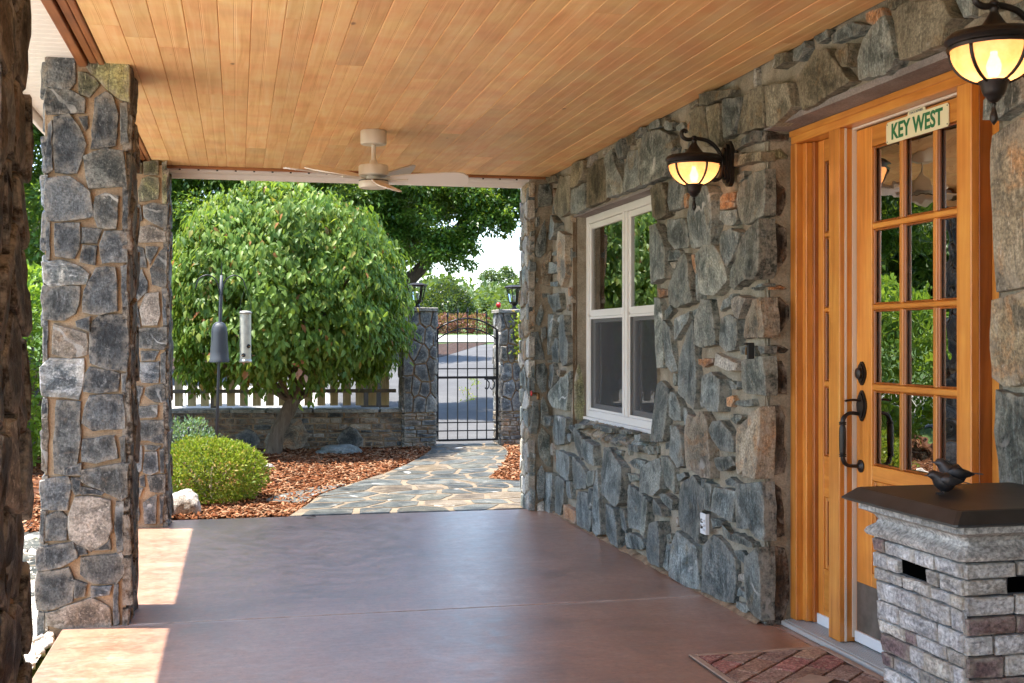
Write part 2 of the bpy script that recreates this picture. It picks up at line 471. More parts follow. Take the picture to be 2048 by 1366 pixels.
def floor_mat():
    t = NT('stained_concrete')
    W = dict(rnd=False, space='World')
    v = t.coord(**W); v2 = t.coord(scale=(1.2, 7, 1), **W); v3 = t.coord(scale=(.45, 2.4, 1), **W)
    n1 = t.noise(v, 1.5, 7, .68, .8); n2 = t.noise(v, 10, 7, .72, .6); n3 = t.noise(v2, 6, 7, .75, .6)
    c = t.ramp(n1, [(.34, (.22, .110, .064)), (.5, (.335, .176, .108)), (.66, (.45, .26, .172))])
    c = t.mix(t.ramp(n2, [(.44, (0, 0, 0)), (.62, (.6, .6, .6))]), c, (.41, .215, .135))
    c = t.mix(t.ramp(t.noise(v, 17, 8, .8, .3), [(.30, (.35, .35, .35)), (.46, (0, 0, 0))]), c, (.21, .115, .085))
    c = t.mix(t.ramp(n3, [(.54, (0, 0, 0)), (.70, (.45, .45, .45))]), c, (.52, .40, .345))
    c = t.mix(t.ramp(t.noise(v, 70, 3, .7), [(.58, (0, 0, 0)), (.70, (.65, .65, .65))]), c, (.14, .07, .045))
    c = t.mix(.55, c, t.ramp(t.noise(v, 34, 6, .8), [(.36, (.30, .30, .30)), (.64, (.70, .70, .70))]), 'OVERLAY')
    c = t.mix(t.ramp(t.noise(v3, 2.1, 9, .85, 2.6), [(.54, (0, 0, 0)), (.70, (.38, .38, .38))]), c, (.60, .50, .46))
    c = t.mix(t.ramp(t.noise(t.coord(scale=(1, 3, 1), rot=(0, 0, .6), **W), 3.1, 10, .9, 3.5), [(.655, (0, 0, 0)), (.67, (.6, .6, .6)), (.69, (0, 0, 0))]), c, (.7, .66, .62))
    # pale, chalky band along the pour joint
    sp = t.n('ShaderNodeSeparateXYZ'); t.l(v, sp.inputs[0])
    d = t.math('ABSOLUTE', t.math('SUBTRACT', sp.outputs['Y'], 5.533))
    jb = t.math('MULTIPLY', t.ramp(d, [(.006, (1, 1, 1)), (.045, (0, 0, 0))]), t.ramp(t.noise(v, 9, 5, .7), [(.40, (.1,) * 3), (.62, (.55,) * 3)]))
    c = t.mix(jb, c, (.68, .62, .58))
    t.set(c, t.ramp(n2, [(.3, (.30,) * 3), (.7, (.50,) * 3)]), spec=.5)
    t.set(Coat_Weight=.85, Coat_IOR=1.75, Coat_Roughness=t.maprange(n2, .3, .7, .30, .42))
    t.bump(t.noise(v, 5, 4, .6), .06, .01)
    return t.m
M_FLOOR = floor_mat()

def ground_mat(name, cols, s=3, bs=30, bump=.6, dist=.02, rough=.95):
    t = NT(name); v = t.coord(rnd=False, space='World')
    n = t.noise(v, s, 8, .65, .4)
    c = t.ramp(n, [(.3, cols[0]), (.5, cols[1]), (.7, cols[2])])
    f = t.noise(v, bs, 5, .7)
    c = t.mix(.6, c, t.ramp(f, [(.3, (.3,) * 3), (.7, (.68,) * 3)]), 'OVERLAY')
    t.set(c, rough, spec=.2); t.bump(f, bump, dist)
    return t.m
M_MULCH = ground_mat('mulch_soil', ((.05, .022, .012), (.11, .045, .022), (.2, .085, .045)), 6, 60, .9, .03)
M_VERGE = ground_mat('shaded_bark_mulch', ((.018, .010, .007), (.04, .021, .013), (.075, .04, .024)), 6, 40, .9, .03)  # dark brown mulch, deepened with tree shade in its colour
M_GRASS = ground_mat('grass_ground', ((.03, .06, .012), (.055, .10, .02), (.09, .14, .035)), 1.2, 8, .8, .06)
M_ASPH = ground_mat('old_asphalt', ((0.0612, 0.0598, 0.0598), (0.0792, 0.0778, 0.0778), (0.101, 0.0994, 0.0986)), .7, 70, .4, .006)
M_CONC = ground_mat('pale_concrete', ((0.272, 0.255, 0.23), (0.34, 0.323, 0.289), (0.391, 0.374, 0.34)), .8, 40, .3, .005)
M_PATHM = ground_mat('path_mortar', ((.13, .10, .068), (.175, .135, .092), (.22, .175, .125)), 5, 60, .5, .008)
M_GRAVB = ground_mat('gravel_base', ((.46, .42, .36), (.60, .56, .50), (.70, .67, .61)), 9, 70, 1, .02)
M_PEB = plain('pale_pebble', (.58, .53, .46), .8, var=.3)
M_FLAG = stone_mat('blue_flagstone', (.030, .034, .034), (.058, .064, .062), (.10, .104, .094), (.17, .165, .145), streak=(3, 3, 3), flk=.66, rust=((.15, .11, .07), .57), lo=.75, hi=1.3, sc1=3, spec=.12, edge=(.12, .11, .09))
M_FLAGT = stone_mat('tan_flagstone', (.07, .055, .04), (.12, .098, .07), (.17, .14, .105), (.2, .2, .17), streak=(3, 3, 3), flk=.66, lo=.85, hi=1.2, sc1=3, spec=.12, edge=(.16, .13, .10))
M_COURSE = stone_mat('brown_coursed_stone', (.055, .043, .032), (.14, .11, .08), (.27, .225, .17), (.38, .34, .28), streak=(8, 8, 34), rust=((.30, .15, .065), .50))
M_GREYST = stone_mat('dark_gate_stone', (0.0438, 0.05, 0.0562), (0.106, 0.119, 0.125), (0.237, 0.25, 0.25), (0.45, 0.45, 0.425), streak=(10, 10, 16), rust=((.17, .11, .06), .62))
M_CAPST = stone_mat('cap_slab_stone', (.10, .105, .10), (.18, .185, .175), (.30, .30, .28), (.45, .45, .42), streak=(4, 4, 30))
M_BOULD = stone_mat('pale_boulder', (.26, .22, .19), (.40, .36, .32), (.55, .51, .47), (.2, .17, .15), streak=(6, 6, 6), flk=.6, lo=.95, hi=1.1)
M_SLATERK = stone_mat('grey_green_rock', (.14, .15, .13), (.23, .245, .22), (.34, .35, .32), (.45, .45, .42), streak=(4, 4, 9))

def bark_mat(name, a, b):
    t = NT(name); v = t.coord(scale=(30, 30, 5)); n = t.noise(v, 1, 6, .7, .6)
    t.set(t.ramp(n, [(.3, a), (.7, b)]), .9, spec=.2); t.bump(n, .8, .02); return t.m
M_BARK = bark_mat('smooth_bark', (.085, .058, .038), (.24, .18, .125))
M_BARKD = bark_mat('dark_bark', (.03, .024, .018), (.09, .07, .052))
M_BARKG = bark_mat('grey_bark', (.07, .065, .055), (.19, .18, .155))

def leaf_mat(name, cols, tr=.35, rough=.42, spec=.5, noise_s=1.5):
    t = NT(name)
    isl = t.island()
    c = t.ramp(isl, cols)
    nz = t.noise(t.coord(rnd=False, space='World'), noise_s, 3, .5)
    hv = t.n('ShaderNodeHueSaturation'); t.l(c, hv.inputs['Color']); t.l(t.maprange(nz, .3, .7, .75, 1.25), hv.inputs['Value'])
    c = hv.outputs[0]
    t.set(c, rough, spec=spec)
    tl = t.n('ShaderNodeBsdfTranslucent')
    t.l(t.mix(.55, c, (.28, .38, .03), 'MIX'), tl.inputs['Color'])
    mx = t.n('ShaderNodeMixShader'); mx.inputs[0].default_value = tr
    t.l(t.b.outputs[0], mx.inputs[1]); t.l(tl.outputs[0], mx.inputs[2]); t.l(mx.outputs[0], t.out.inputs['Surface'])
    return t.m
L_DOG = leaf_mat('dogwood_leaf', [(0, (.065, .14, .018)), (.45, (.11, .20, .025)), (.8, (.18, .265, .035)), (.965, (.25, .29, .05)), (.99, (.35, .13, .04))], .45, .5, .35)
L_SPI = leaf_mat('spirea_leaf', [(0, (.10, .17, .012)), (.5, (.19, .26, .015)), (.85, (.31, .34, .025)), (.95, (.42, .26, .05))], .4, .5, .3)
L_MINT = leaf_mat('catmint_leaf', [(0, (.06, .13, .05)), (.5, (.10, .18, .08)), (.85, (.17, .25, .14)), (.95, (.22, .2, .28))], .3, .6)
L_OAK = leaf_mat('dark_tree_leaf', [(0, (.025, .07, .008)), (.5, (.045, .11, .012)), (.85, (.085, .17, .018))], .45, .4, .45, .6)
L_HOLLY = leaf_mat('clipped_shrub_leaf', [(0, (0.01, 0.025, 0.006)), (.5, (0.015, 0.0375, 0.008)), (.9, (0.025, 0.05, 0.01))], .25, .4)
L_BRIGHT = leaf_mat('bright_shrub_leaf', [(0, (.08, .18, .018)), (.5, (.14, .27, .025)), (.9, (.24, .36, .04))], .45, .45, .4)
L_RED = leaf_mat('barberry_leaf', [(0, (.11, .018, .02)), (.5, (.18, .03, .03)), (.9, (.26, .06, .045))], .3, .5)
L_FAR = leaf_mat('far_tree_leaf', [(0, (0.0315, 0.0595, 0.0175)), (.5, (0.049, 0.084, 0.0245)), (.9, (0.077, 0.112, 0.035))], .3, .6, .3, .08)
L_FARB = leaf_mat('far_pale_leaf', [(0, (0.064, 0.104, 0.024)), (.5, (0.096, 0.144, 0.032)), (.9, (0.136, 0.184, 0.048))], .3, .6, .3, .08)
L_AUT = leaf_mat('turning_leaf', [(0, (.45, .13, .05)), (.5, (.55, .22, .12)), (.9, (.62, .36, .24))], .4, .45)
M_CHIP = leaf_mat('mulch_chip', [(0, (.055, .018, .007)), (.35, (.135, .044, .016)), (.7, (.22, .092, .042)), (.86, (.30, .175, .10))], .0, .9, .08, 3)
# ------------------------------------------------------------------ stone helpers
class Plane:
    def __init__(s, o, u, v):
        s.o, s.u, s.v = Vector(o), Vector(u), Vector(v); s.n = s.u.cross(s.v).normalized()
    def p(s, a, b, d=0.0): return s.o + s.u * a + s.v * b + s.n * d

def area(P): return 0.5 * sum(P[i][0] * P[(i + 1) % len(P)][1] - P[(i + 1) % len(P)][0] * P[i][1] for i in range(len(P)))

def clip_half(P, nx, ny, c):
    """keep nx*x + ny*y <= c"""
    out = []
    for i in range(len(P)):
        a, b = P[i], P[(i + 1) % len(P)]
        da, db = nx * a[0] + ny * a[1] - c, nx * b[0] + ny * b[1] - c
        if da <= 0: out.append(a)
        if (da < 0 < db) or (db < 0 < da):
            t = da / (da - db); out.append((a[0] + (b[0] - a[0]) * t, a[1] + (b[1] - a[1]) * t))
    return out

def cells(u0, u1, v0, v1, cu, cv, gap, jit=.38, rnd=random, brick=.5):
    """irregular convex cells filling a rectangle, mortar gap between them"""
    nu, nv = max(1, round((u1 - u0) / cu)), max(1, round((v1 - v0) / cv))
    cu, cv = (u1 - u0) / nu, (v1 - v0) / nv
    S = []
    for j in range(nv):
        for i in range(-1, nu + 1):
            S.append((u0 + (i + .5 + (brick if j % 2 else 0) + rnd.uniform(-jit, jit)) * cu, v0 + (j + .5 + rnd.uniform(-jit, jit) * .7) * cv))
    out = []
    for a in S:
        P = [(u0, v0), (u1, v0), (u1, v1), (u0, v1)]
        P = [(x, y) for x, y in P]
        k = cu / cv
        for b in S:
            if a is b or abs(a[0] - b[0]) > 3 * cu or abs(a[1] - b[1]) > 3 * cv: continue
            # bisector in stretched space (v scaled by k)
            nx, ny = b[0] - a[0], (b[1] - a[1]) * k * k
            L = math.hypot(nx, ny)
            c = (nx * (a[0] + b[0]) + ny * (a[1] + b[1])) / 2
            P = clip_half(P, nx / L, ny / L, c / L - gap / 2)
            if len(P) < 3: break
        if len(P) >= 3 and area(P) > cu * cv * .08: out.append(P)
    return out

def resample(P, step, rough, maxn=22, rnd=random):
    out = []
    per = sum(math.dist(P[i], P[(i + 1) % len(P)]) for i in range(len(P)))
    step = max(step, per / maxn)
    for i in range(len(P)):
        a, b = P[i], P[(i + 1) % len(P)]
        L = math.dist(a, b); k = max(1, round(L / step))
        for j in range(k):
            t = j / k
            x, y = a[0] + (b[0] - a[0]) * t, a[1] + (b[1] - a[1]) * t
            if j == 0:   # soften the traced corner
                p = P[i - 1]; m = .03
                x += ((p[0] + b[0]) / 2 - x) * m; y += ((p[1] + b[1]) / 2 - y) * m
            out.append((x + rnd.uniform(-rough, rough), y + rnd.uniform(-rough, rough)))
    return out

def stone(pl, P, m, parent, d=.02, back=.035, bev=.010, step=.045, rough=.004, tilt=.008, lump=.004, name='stone', smooth=False, grow=0.0):
    if area(P) < 0: P = P[::-1]
    if grow:
        gu, gv = sum(q[0] for q in P) / len(P), sum(q[1] for q in P) / len(P)
        P = [(q[0] + (q[0] - gu) * grow / max(.02, math.dist(q, (gu, gv))), q[1] + (q[1] - gv) * grow / max(.02, math.dist(q, (gu, gv)))) for q in P]
    Q = resample(P, step, rough)
    n = len(Q)
    cu, cv = sum(q[0] for q in Q) / n, sum(q[1] for q in Q) / n
    ext = max(.02, max(math.dist(q, (cu, cv)) for q in Q))
    tu, tv = random.uniform(-tilt, tilt) / ext, random.uniform(-tilt, tilt) / ext
    b = min(bev, ext * .22)
    def dep(q, k=1.0): return max(.004, d + tu * (q[0] - cu) + tv * (q[1] - cv)) * k
    def shr(q, amt):
        L = math.dist(q, (cu, cv)); f = max(.1, 1 - amt / max(L, 1e-4)); return (cu + (q[0] - cu) * f, cv + (q[1] - cv) * f)
    V, F = [], []
    r0 = [pl.p(q[0], q[1], -back) for q in Q]
    r1 = [pl.p(q[0], q[1], dep(q) - b * random.uniform(.5, 1.1)) for q in Q]
    r2 = []
    for q in Q:
        s_ = shr(q, b * random.uniform(.5, 1.2)); r2.append(pl.p(s_[0], s_[1], dep(s_) + random.uniform(-.3, .3) * lump))
    r3 = []
    for q in Q:
        s_ = (cu + (q[0] - cu) * .52 + random.uniform(-.1, .1) * ext * .3, cv + (q[1] - cv) * .52 + random.uniform(-.1, .1) * ext * .3)
        r3.append(pl.p(s_[0], s_[1], dep(s_) + random.uniform(-.4, 1) * lump))
    V = r0 + r1 + r2 + r3 + [pl.p(cu, cv, dep((cu, cv)) + random.uniform(0, 1) * lump)]
    for r in range(3):
        for i in range(n):
            j = (i + 1) % n
            F.append((r * n + i, r * n + j, (r + 1) * n + j, (r + 1) * n + i))
    for i in range(n): F.append((3 * n + i, 3 * n + (i + 1) % n, 4 * n))
    o = mesh_obj(name, V, F, m, parent, True, pl.p(cu, cv, 0))
    at = o.data.attributes.new('edge', 'FLOAT', 'POINT')
    at.data.foreach_set('value', [1.0] * (2 * n) + [.85] * n + [0.0] * (n + 1))
    o.data.set_sharp_from_angle(angle=R(22))
    return o

def grid_sheet(name, pl, u0, u1, v0, v1, res, d0, amp, m, parent=None, holes=(), sc_=9, thick=None, smooth=True):
    nu, nv = max(2, int((u1 - u0) / res)), max(2, int((v1 - v0) / res))
    us, vs = np.linspace(u0, u1, nu + 1), np.linspace(v0, v1, nv + 1)
    for h in holes:
        for a in h[:2]: us[np.argmin(abs(us - a))] = a
        for a in h[2:]: vs[np.argmin(abs(vs - a))] = a
    V, idx = [], {}
    for j, b in enumerate(vs):
        for i, a in enumerate(us):
            p = pl.p(a, b)
            V.append(pl.p(a, b, d0 + amp * (noise.noise(p * sc_) + .5 * noise.noise(p * sc_ * 2.7))))
    F = []
    for j in range(nv):
        for i in range(nu):
            cu, cv = (us[i] + us[i + 1]) / 2, (vs[j] + vs[j + 1]) / 2
            if any(h[0] < cu < h[1] and h[2] < cv < h[3] for h in holes): continue
            a = j * (nu + 1) + i; F.append((a, a + 1, a + nu + 2, a + nu + 1))
    return mesh_obj(name, V, F, m, parent, smooth)

def parse(S):
    out = []
    for ln in S.strip().split('\n'):
        k, p = ln.split('|')
        out.append((k, [tuple(int(c) / 1000 for c in q.split(',')) for q in p.split()]))
    return out

def inside(pt, P):
    x, y = pt; c = False
    for i in range(len(P)):
        (x1, y1), (x2, y2) = P[i], P[i - 1]
        if (y1 > y) != (y2 > y) and x < (x2 - x1) * (y - y1) / (y2 - y1) + x1: c = not c
    return c

WALL_STONES = '''|6300,2101 6100,2103 6041,2028 6049,1930 6229,1918 6291,1942
|6041,2104 5864,2070 5848,2011 5864,1944 6000,1942 6041,2005
|5681,1996 5550,2019 5439,1999 5396,1930 5412,1827 5439,1723 5741,1725 5771,1889
|6049,1900 5833,1884 5802,1808 5794,1751 5802,1735 5992,1744 6058,1792
|5733,2309 5637,2414 5480,2395 5466,2237 5439,2201 5494,2199 5681,2273 5726,2291
|5466,2387 5286,2368 5305,2268 5345,2176 5432,2200 5462,2258
|5260,2379 5079,2363 5104,2283 5190,2212 5273,2205 5273,2298
|5067,2361 4979,2363 5008,2280 5032,2200 5116,2200 5091,2281
|4967,2365 4837,2363 4842,2187 5014,2197 5002,2279
|4829,2361 4574,2317 4548,2212 4625,2195 4739,2174 4829,2182
|6390,2482 6211,2465 6176,2420 6282,2427 6390,2445
|6100,2433 6000,2413 6000,2372 6074,2379 6125,2411
|5522,2462 5412,2451 5203,2418 5228,2393 5425,2395 5508,2411
|5629,2456 5536,2460 5529,2415 5622,2416
|5786,2420 5666,2419 5651,2406 5741,2383
|5771,2462 5651,2461 5637,2441 5756,2431
|5959,2382 5895,2388 5833,2354 5879,2334 5959,2359
|5110,2176 4927,2182 4932,2135 5116,2142
|5091,2101 4893,2085 4887,2045 5091,2053
|5190,2126 5116,2112 5110,2063 5178,2063
|5215,2181 5122,2181 5122,2145 5190,2136
|5153,2014 5067,2022 5055,1986 5153,1983
|5116,1984 4984,2001 4887,2007 4881,1804 5055,1782 5091,1790 5165,1904
o|5318,1950 5184,1937 5184,1901 5345,1914 5351,1936
o|5345,1911 5178,1895 5190,1869 5345,1880
|5378,1876 5178,1860 5159,1812 5190,1795 5279,1796 5385,1834
|5279,1762 5178,1768 5079,1739 5140,1674 5260,1600 5305,1640 5318,1682 5305,1730
|6282,1893 6194,1887 6125,1819 6066,1749 6074,1591 6176,1590 6273,1565
|5049,1727 4887,1785 4876,1659 4881,1553 4915,1531 4996,1535 5101,1500 5106,1571 5126,1647
|5178,1611 5128,1638 5113,1536 5178,1494 5209,1505 5203,1571
|5572,1684 5494,1719 5385,1708 5318,1661 5266,1575 5247,1543 5305,1510 5398,1474 5572,1489 5558,1591 5586,1653
|5659,1658 5593,1670 5593,1550 5608,1457 5644,1525
|5879,1683 5802,1698 5748,1669 5726,1578 5651,1470 5659,1448 5911,1430 6000,1453 6033,1542
o|5733,1690 5673,1681 5666,1636 5696,1593 5726,1645
|6049,1736 5911,1726 5895,1676 6049,1683
p|6058,1672 5903,1668 5927,1635 6016,1640
o|6229,1539 6066,1526 6058,1496 6194,1492
|6282,1492 6194,1477 6159,1399 6151,1303 6125,1114 6220,1109 6255,1292 6278,1414
|6142,1410 6058,1443 6000,1413 6091,1374
|6134,1363 6041,1326 6025,1197 5943,1106 6041,1089 6117,1126 6142,1262
|6000,1372 5748,1401 5741,1367 5959,1256 5984,1273
|5733,1406 5637,1415 5644,1387 5726,1378
|5809,1301 5726,1356 5688,1233 5666,1123 5651,1013 5666,908 5833,961 5919,980 5940,1089 5911,1175
|5622,1376 5550,1456 5466,1447 5439,1361 5425,1234 5593,1225 5644,1239
|5371,1402 5332,1443 5196,1472 5203,1449 5266,1415 5358,1397
p|5178,1443 5091,1455 4979,1441 5067,1354 5104,1365 5178,1412
|5351,1313 5332,1359 5228,1370 5140,1351 5147,1260 5178,1217 5279,1206 5358,1234
r|5091,1275 5055,1354 4950,1430 4865,1442 4842,1283 4848,1269 5079,1265
|5128,1230 4984,1225 4979,1186 5116,1195
|4921,1230 4870,1231 4881,1199 4910,1199
o|5659,1162 5439,1170 5432,1149 5579,1125 5651,1134
p|5412,1192 5241,1168 5116,1149 5128,1119 5228,1114 5412,1134
|5073,1165 4870,1183 4865,1060 4870,1019 5079,1020
|5008,1486 4887,1505 4881,1495 4950,1479
|5579,1076 5439,1098 5292,1069 5305,964 5318,922 5453,914 5565,935 5579,1016
|5279,1069 5178,1047 5190,1033 5247,1031
|5178,1067 5079,1070 5104,1042 5171,1039
|6282,795 6246,1014 6194,1034 6066,991 6091,819 6108,712 6282,704
|6074,944 6016,976 5935,973 5879,919 5887,838 6008,831 6083,855
|5872,908 5817,905 5763,874 5786,811 5848,841
|5184,975 5008,989 4996,965 5116,951 5190,957
o|5273,981 5228,999 5209,974 5234,947 5266,951
|5247,905 5116,918 5104,904 5190,870 5247,880
r|5771,807 5733,882 5622,866 5593,895 5536,899 5473,849 5466,764 5439,665 5432,589 5536,591 5748,601 5771,689
|5425,826 5385,871 5318,872 5241,823 5209,785 5222,738 5332,733 5405,780
|5385,692 5228,712 5184,680 5279,645 5351,635
r|5159,850 5020,904 5010,806 5026,731 5061,678 5153,638 5171,727
r|4998,915 4887,961 4887,792 4904,650 5032,646 5010,707 4998,807
|6008,697 5975,781 5895,809 5817,769 5786,693 5771,616 5879,599 6016,649
|6041,799 6000,808 5992,762 6033,753
|6100,707 6058,716 6049,682 6091,678
|6390,670 6264,669 6255,634 6390,618
|6390,726 6309,726 6309,696 6372,684
|6142,632 6058,628 5975,595 6000,447 6117,475 6146,537
|5951,552 5864,567 5833,553 5927,520
|5919,475 5864,527 5726,565 5666,544 5543,520 5543,423 5579,407 5593,329 5586,253 5879,285 5911,361
|5525,554 5439,554 5466,433 5529,425
|5432,549 5165,560 5190,410 5318,422 5453,430
|5593,568 5522,571 5536,537 5579,527
|5318,594 5254,611 5165,601 5203,576 5305,575
|5153,592 4893,632 4881,527 4876,379 4961,380 5020,410 5128,399 5147,492
|6176,417 6091,430 5975,410 6008,359 6125,385
|6282,328 6246,387 6125,355 6108,313 6282,295
|5480,390 5345,396 5358,371 5466,346
|5318,389 5266,351 5153,363 4984,355 4973,333 5140,325 5279,328
|5550,242 5439,313 5385,306 5305,277 5209,237 5196,137 5228,34 5305,23 5565,17 5558,143
|5215,274 5128,287 5061,263 5061,233 5165,245
|5049,275 4893,346 4887,217 4893,23 4984,31 5055,70 5061,184
p|5165,174 5116,188 5067,182 5079,155 5165,146
|5165,103 5140,118 5064,113 5070,85 5165,78
|5190,42 5067,58 5055,31 5091,13 5190,16
|5967,184 5911,262 5833,246 5666,217 5644,149 5593,22 5771,-3 5992,17 5975,113
|6317,187 6282,241 6117,284 6108,161 6142,30 6354,22 6372,87
|6100,203 6008,154 6016,83 6058,28 6125,34 6105,132
|6071,214 6016,228 6008,195 6058,175
|8554,2456 8337,2443 8337,2403 8491,2407
|8322,2433 8003,2398 8017,2148 8277,2137 8429,2184 8445,2281
|7893,2458 7654,2453 7629,2376 7745,2297 7906,2302
p|7611,2446 7466,2453 7490,2393 7616,2404
|7920,2281 7603,2293 7590,2125 7772,2115 7934,2132
|7441,2414 7136,2397 7182,2136 7565,2130 7565,2339
|7080,2402 6971,2419 6917,2318 6791,2202 6781,2135 7047,2134 7058,2291 7102,2365
p|7251,2449 7003,2451 7003,2431 7239,2426
|6938,2434 6812,2460 6812,2355 6896,2354
|6710,2365 6533,2351 6505,2202 6457,2140 6750,2132 6761,2282
|6802,2458 6630,2461 6670,2404 6771,2414
|6510,2391 6411,2393 6439,2323 6495,2282
|6402,2416 6170,2401 6018,2340 5969,2268 5985,2207 6068,2137 6383,2124 6439,2175 6439,2311
|6439,2466 6311,2474 6275,2450 6402,2429
|6611,2464 6439,2460 6439,2423 6591,2423
|6257,2471 6118,2458 6118,2410 6257,2434
r|8228,2031 8054,1985 8068,1757 8083,1712 8198,1632 8287,1691 8272,1910
|8454,2172 8302,2093 8317,2008 8470,1989 8485,2070
|8501,1903 8347,1900 8347,1868 8501,1879
|8533,1833 8317,1803 8317,1748 8533,1744
|8517,1687 8347,1678 8347,1647 8501,1654
|8533,1590 8257,1596 8228,1485 8408,1466 8533,1542
|8661,2119 8517,2114 8517,2073 8661,2082
|8661,2062 8517,2049 8517,2009 8644,2015
|8630,1445 8503,1449 8528,1268 8579,1152 8748,1176 8708,1269
|8490,1442 8404,1440 8428,1287 8503,1288
|8515,1198 8379,1275 8319,1255 8355,1097 8503,1101
|8212,1436 8107,1434 8073,1292 8005,1237 8028,1103 8188,1081 8259,1124 8271,1287
|8367,1423 8259,1421 8271,1390 8367,1392
|8630,1066 8478,1089 8428,1032 8441,949 8528,894 8656,942 8669,1013
|8515,882 8259,980 8096,1028 8073,949 8096,770 8404,772 8528,836
r|8379,1046 8212,1044 8307,1004 8379,1008
|8734,1104 8604,1112 8630,1066 8708,1078
|8656,856 8528,862 8553,816 8656,824
|8447,714 8046,717 8126,532 8447,498 8505,598
|8608,697 8476,705 8505,635 8579,630
|8073,608 7891,614 7904,564 8020,569
|7891,642 7840,667 7644,612 7680,500 7741,454 7866,532
|7632,607 7389,586 7367,457 7526,461 7656,489
|8007,676 7891,663 7904,634 8020,647
|7815,696 7526,702 7550,680 7766,658
|7480,712 7344,714 7367,687 7457,684
|7322,716 7045,716 7066,683 7322,677
|6944,714 6692,726 6711,703 6924,694
|6582,713 6405,727 6414,686 6564,679
|6379,723 6303,723 6303,695 6371,689
|7423,643 7149,651 7149,632 7367,621
|6964,659 6806,666 6806,635 6924,625
|6730,642 6475,657 6475,622 6692,615
|6440,660 6286,668 6253,631 6422,621
|6984,589 6884,592 6904,565 6964,566
|6692,543 6600,573 6448,573 6492,527 6582,518
|6711,475 6510,485 6466,466 6673,434
|7160,586 7045,596 6984,558 6787,497 6787,418 6825,291 6904,256 7170,298 7196,423 7170,515
|7344,315 7224,452 7213,369 7235,238 7235,38 7344,14 7434,27 7389,218
|7620,391 7423,412 7434,331 7573,295 7620,323
|8361,472 8126,467 7942,462 7942,385 8020,285 8126,287 8404,316
|7896,467 7717,408 7632,362 7668,277 7891,243 7917,360
|8669,272 8432,290 8432,156 8461,3 8699,-7 8715,198
|8389,280 8126,273 8180,115 8263,16 8418,2 8404,160
|8121,266 7994,281 7968,170 8073,164 8153,197
o|8153,104 7840,89 7840,13 8126,14
|7766,238 7550,251 7526,153 7457,143 7503,16 7791,13 7815,127
|7538,286 7412,287 7423,174 7515,181
|7128,239 6944,233 6904,158 6884,13 7045,11 7149,58 7149,153
|6874,248 6768,250 6739,152 6768,117 6874,131
|6730,406 6475,378 6492,177 6711,162 6749,301
|6457,374 6354,353 6379,155 6483,167 6475,279
|6440,539 6354,570 6172,616 6148,569 6140,453 6227,409 6440,405
|6692,129 6510,134 6457,84 6546,54 6730,39 6749,90
|6286,373 6227,386 6227,302 6286,300
|4735,2473 4622,2457 4611,2414 4712,2407 4735,2417
|4504,2346 4380,2405 4282,2386 4216,2325 4088,2220 4216,2215 4483,2187 4536,2314
|4600,2466 4483,2463 4462,2438 4525,2405 4590,2419
|4401,2466 4292,2467 4273,2435 4360,2428
|4235,2435 4088,2443 4018,2416 4044,2387 4235,2398
|4216,2361 4071,2358 4071,2327 4088,2278 4151,2296
o|4010,2453 3893,2448 3885,2407 3959,2401 4001,2424
|4001,2359 3926,2383 3829,2401 3798,2338 3759,2229 3845,2194 4044,2224 4053,2305
|3869,2492 3759,2453 3767,2417 3829,2422
|3782,2397 3706,2409 3474,2357 3395,2271 3447,2261 3454,2209 3655,2209 3721,2220 3744,2275
|3447,2372 3314,2346 3326,2268 3376,2273
|3296,2330 3230,2318 3218,2253 3308,2263
|3172,2255 3089,2247 3089,2205 3150,2210
|3207,2016 3089,2041 3089,1954 3201,1925 3242,1929 3248,1981
r|3240,1878 3106,1902 3040,1881 3033,1417 3232,1398 3248,1629 3255,1784
r|3232,1369 3027,1403 3027,1136 3201,1116 3260,1138 3248,1273
|3224,1101 3106,1087 3027,1082 3027,773 3209,800 3232,976'''
REVEAL_STONES = '''|2256,2179 2387,2169 2377,2135 2246,2132
m|2267,2087 2340,2104 2372,2071 2366,2057 2267,2048
|2269,2010 2303,1996 2330,1949 2361,1930 2366,1853 2340,1803 2272,1807
|2269,1792 2309,1778 2366,1750 2372,1624 2345,1580 2272,1560
|2280,1448 2335,1444 2382,1405 2385,1352 2335,1284 2298,1269
|2283,1235 2335,1235 2382,1216 2361,1199 2288,1197
|2288,1172 2345,1167 2369,1114 2369,1012 2277,1013
o|2280,1492 2335,1502 2372,1483 2345,1476 2283,1477
|2275,969 2330,973 2356,919 2353,788 2372,739 2361,667 2272,654 2269,790
|2269,630 2309,624 2340,604 2356,497 2356,385 2275,379 2275,500
|2272,339 2319,346 2361,335 2377,276 2380,111 2345,-4 2267,0 2267,165'''
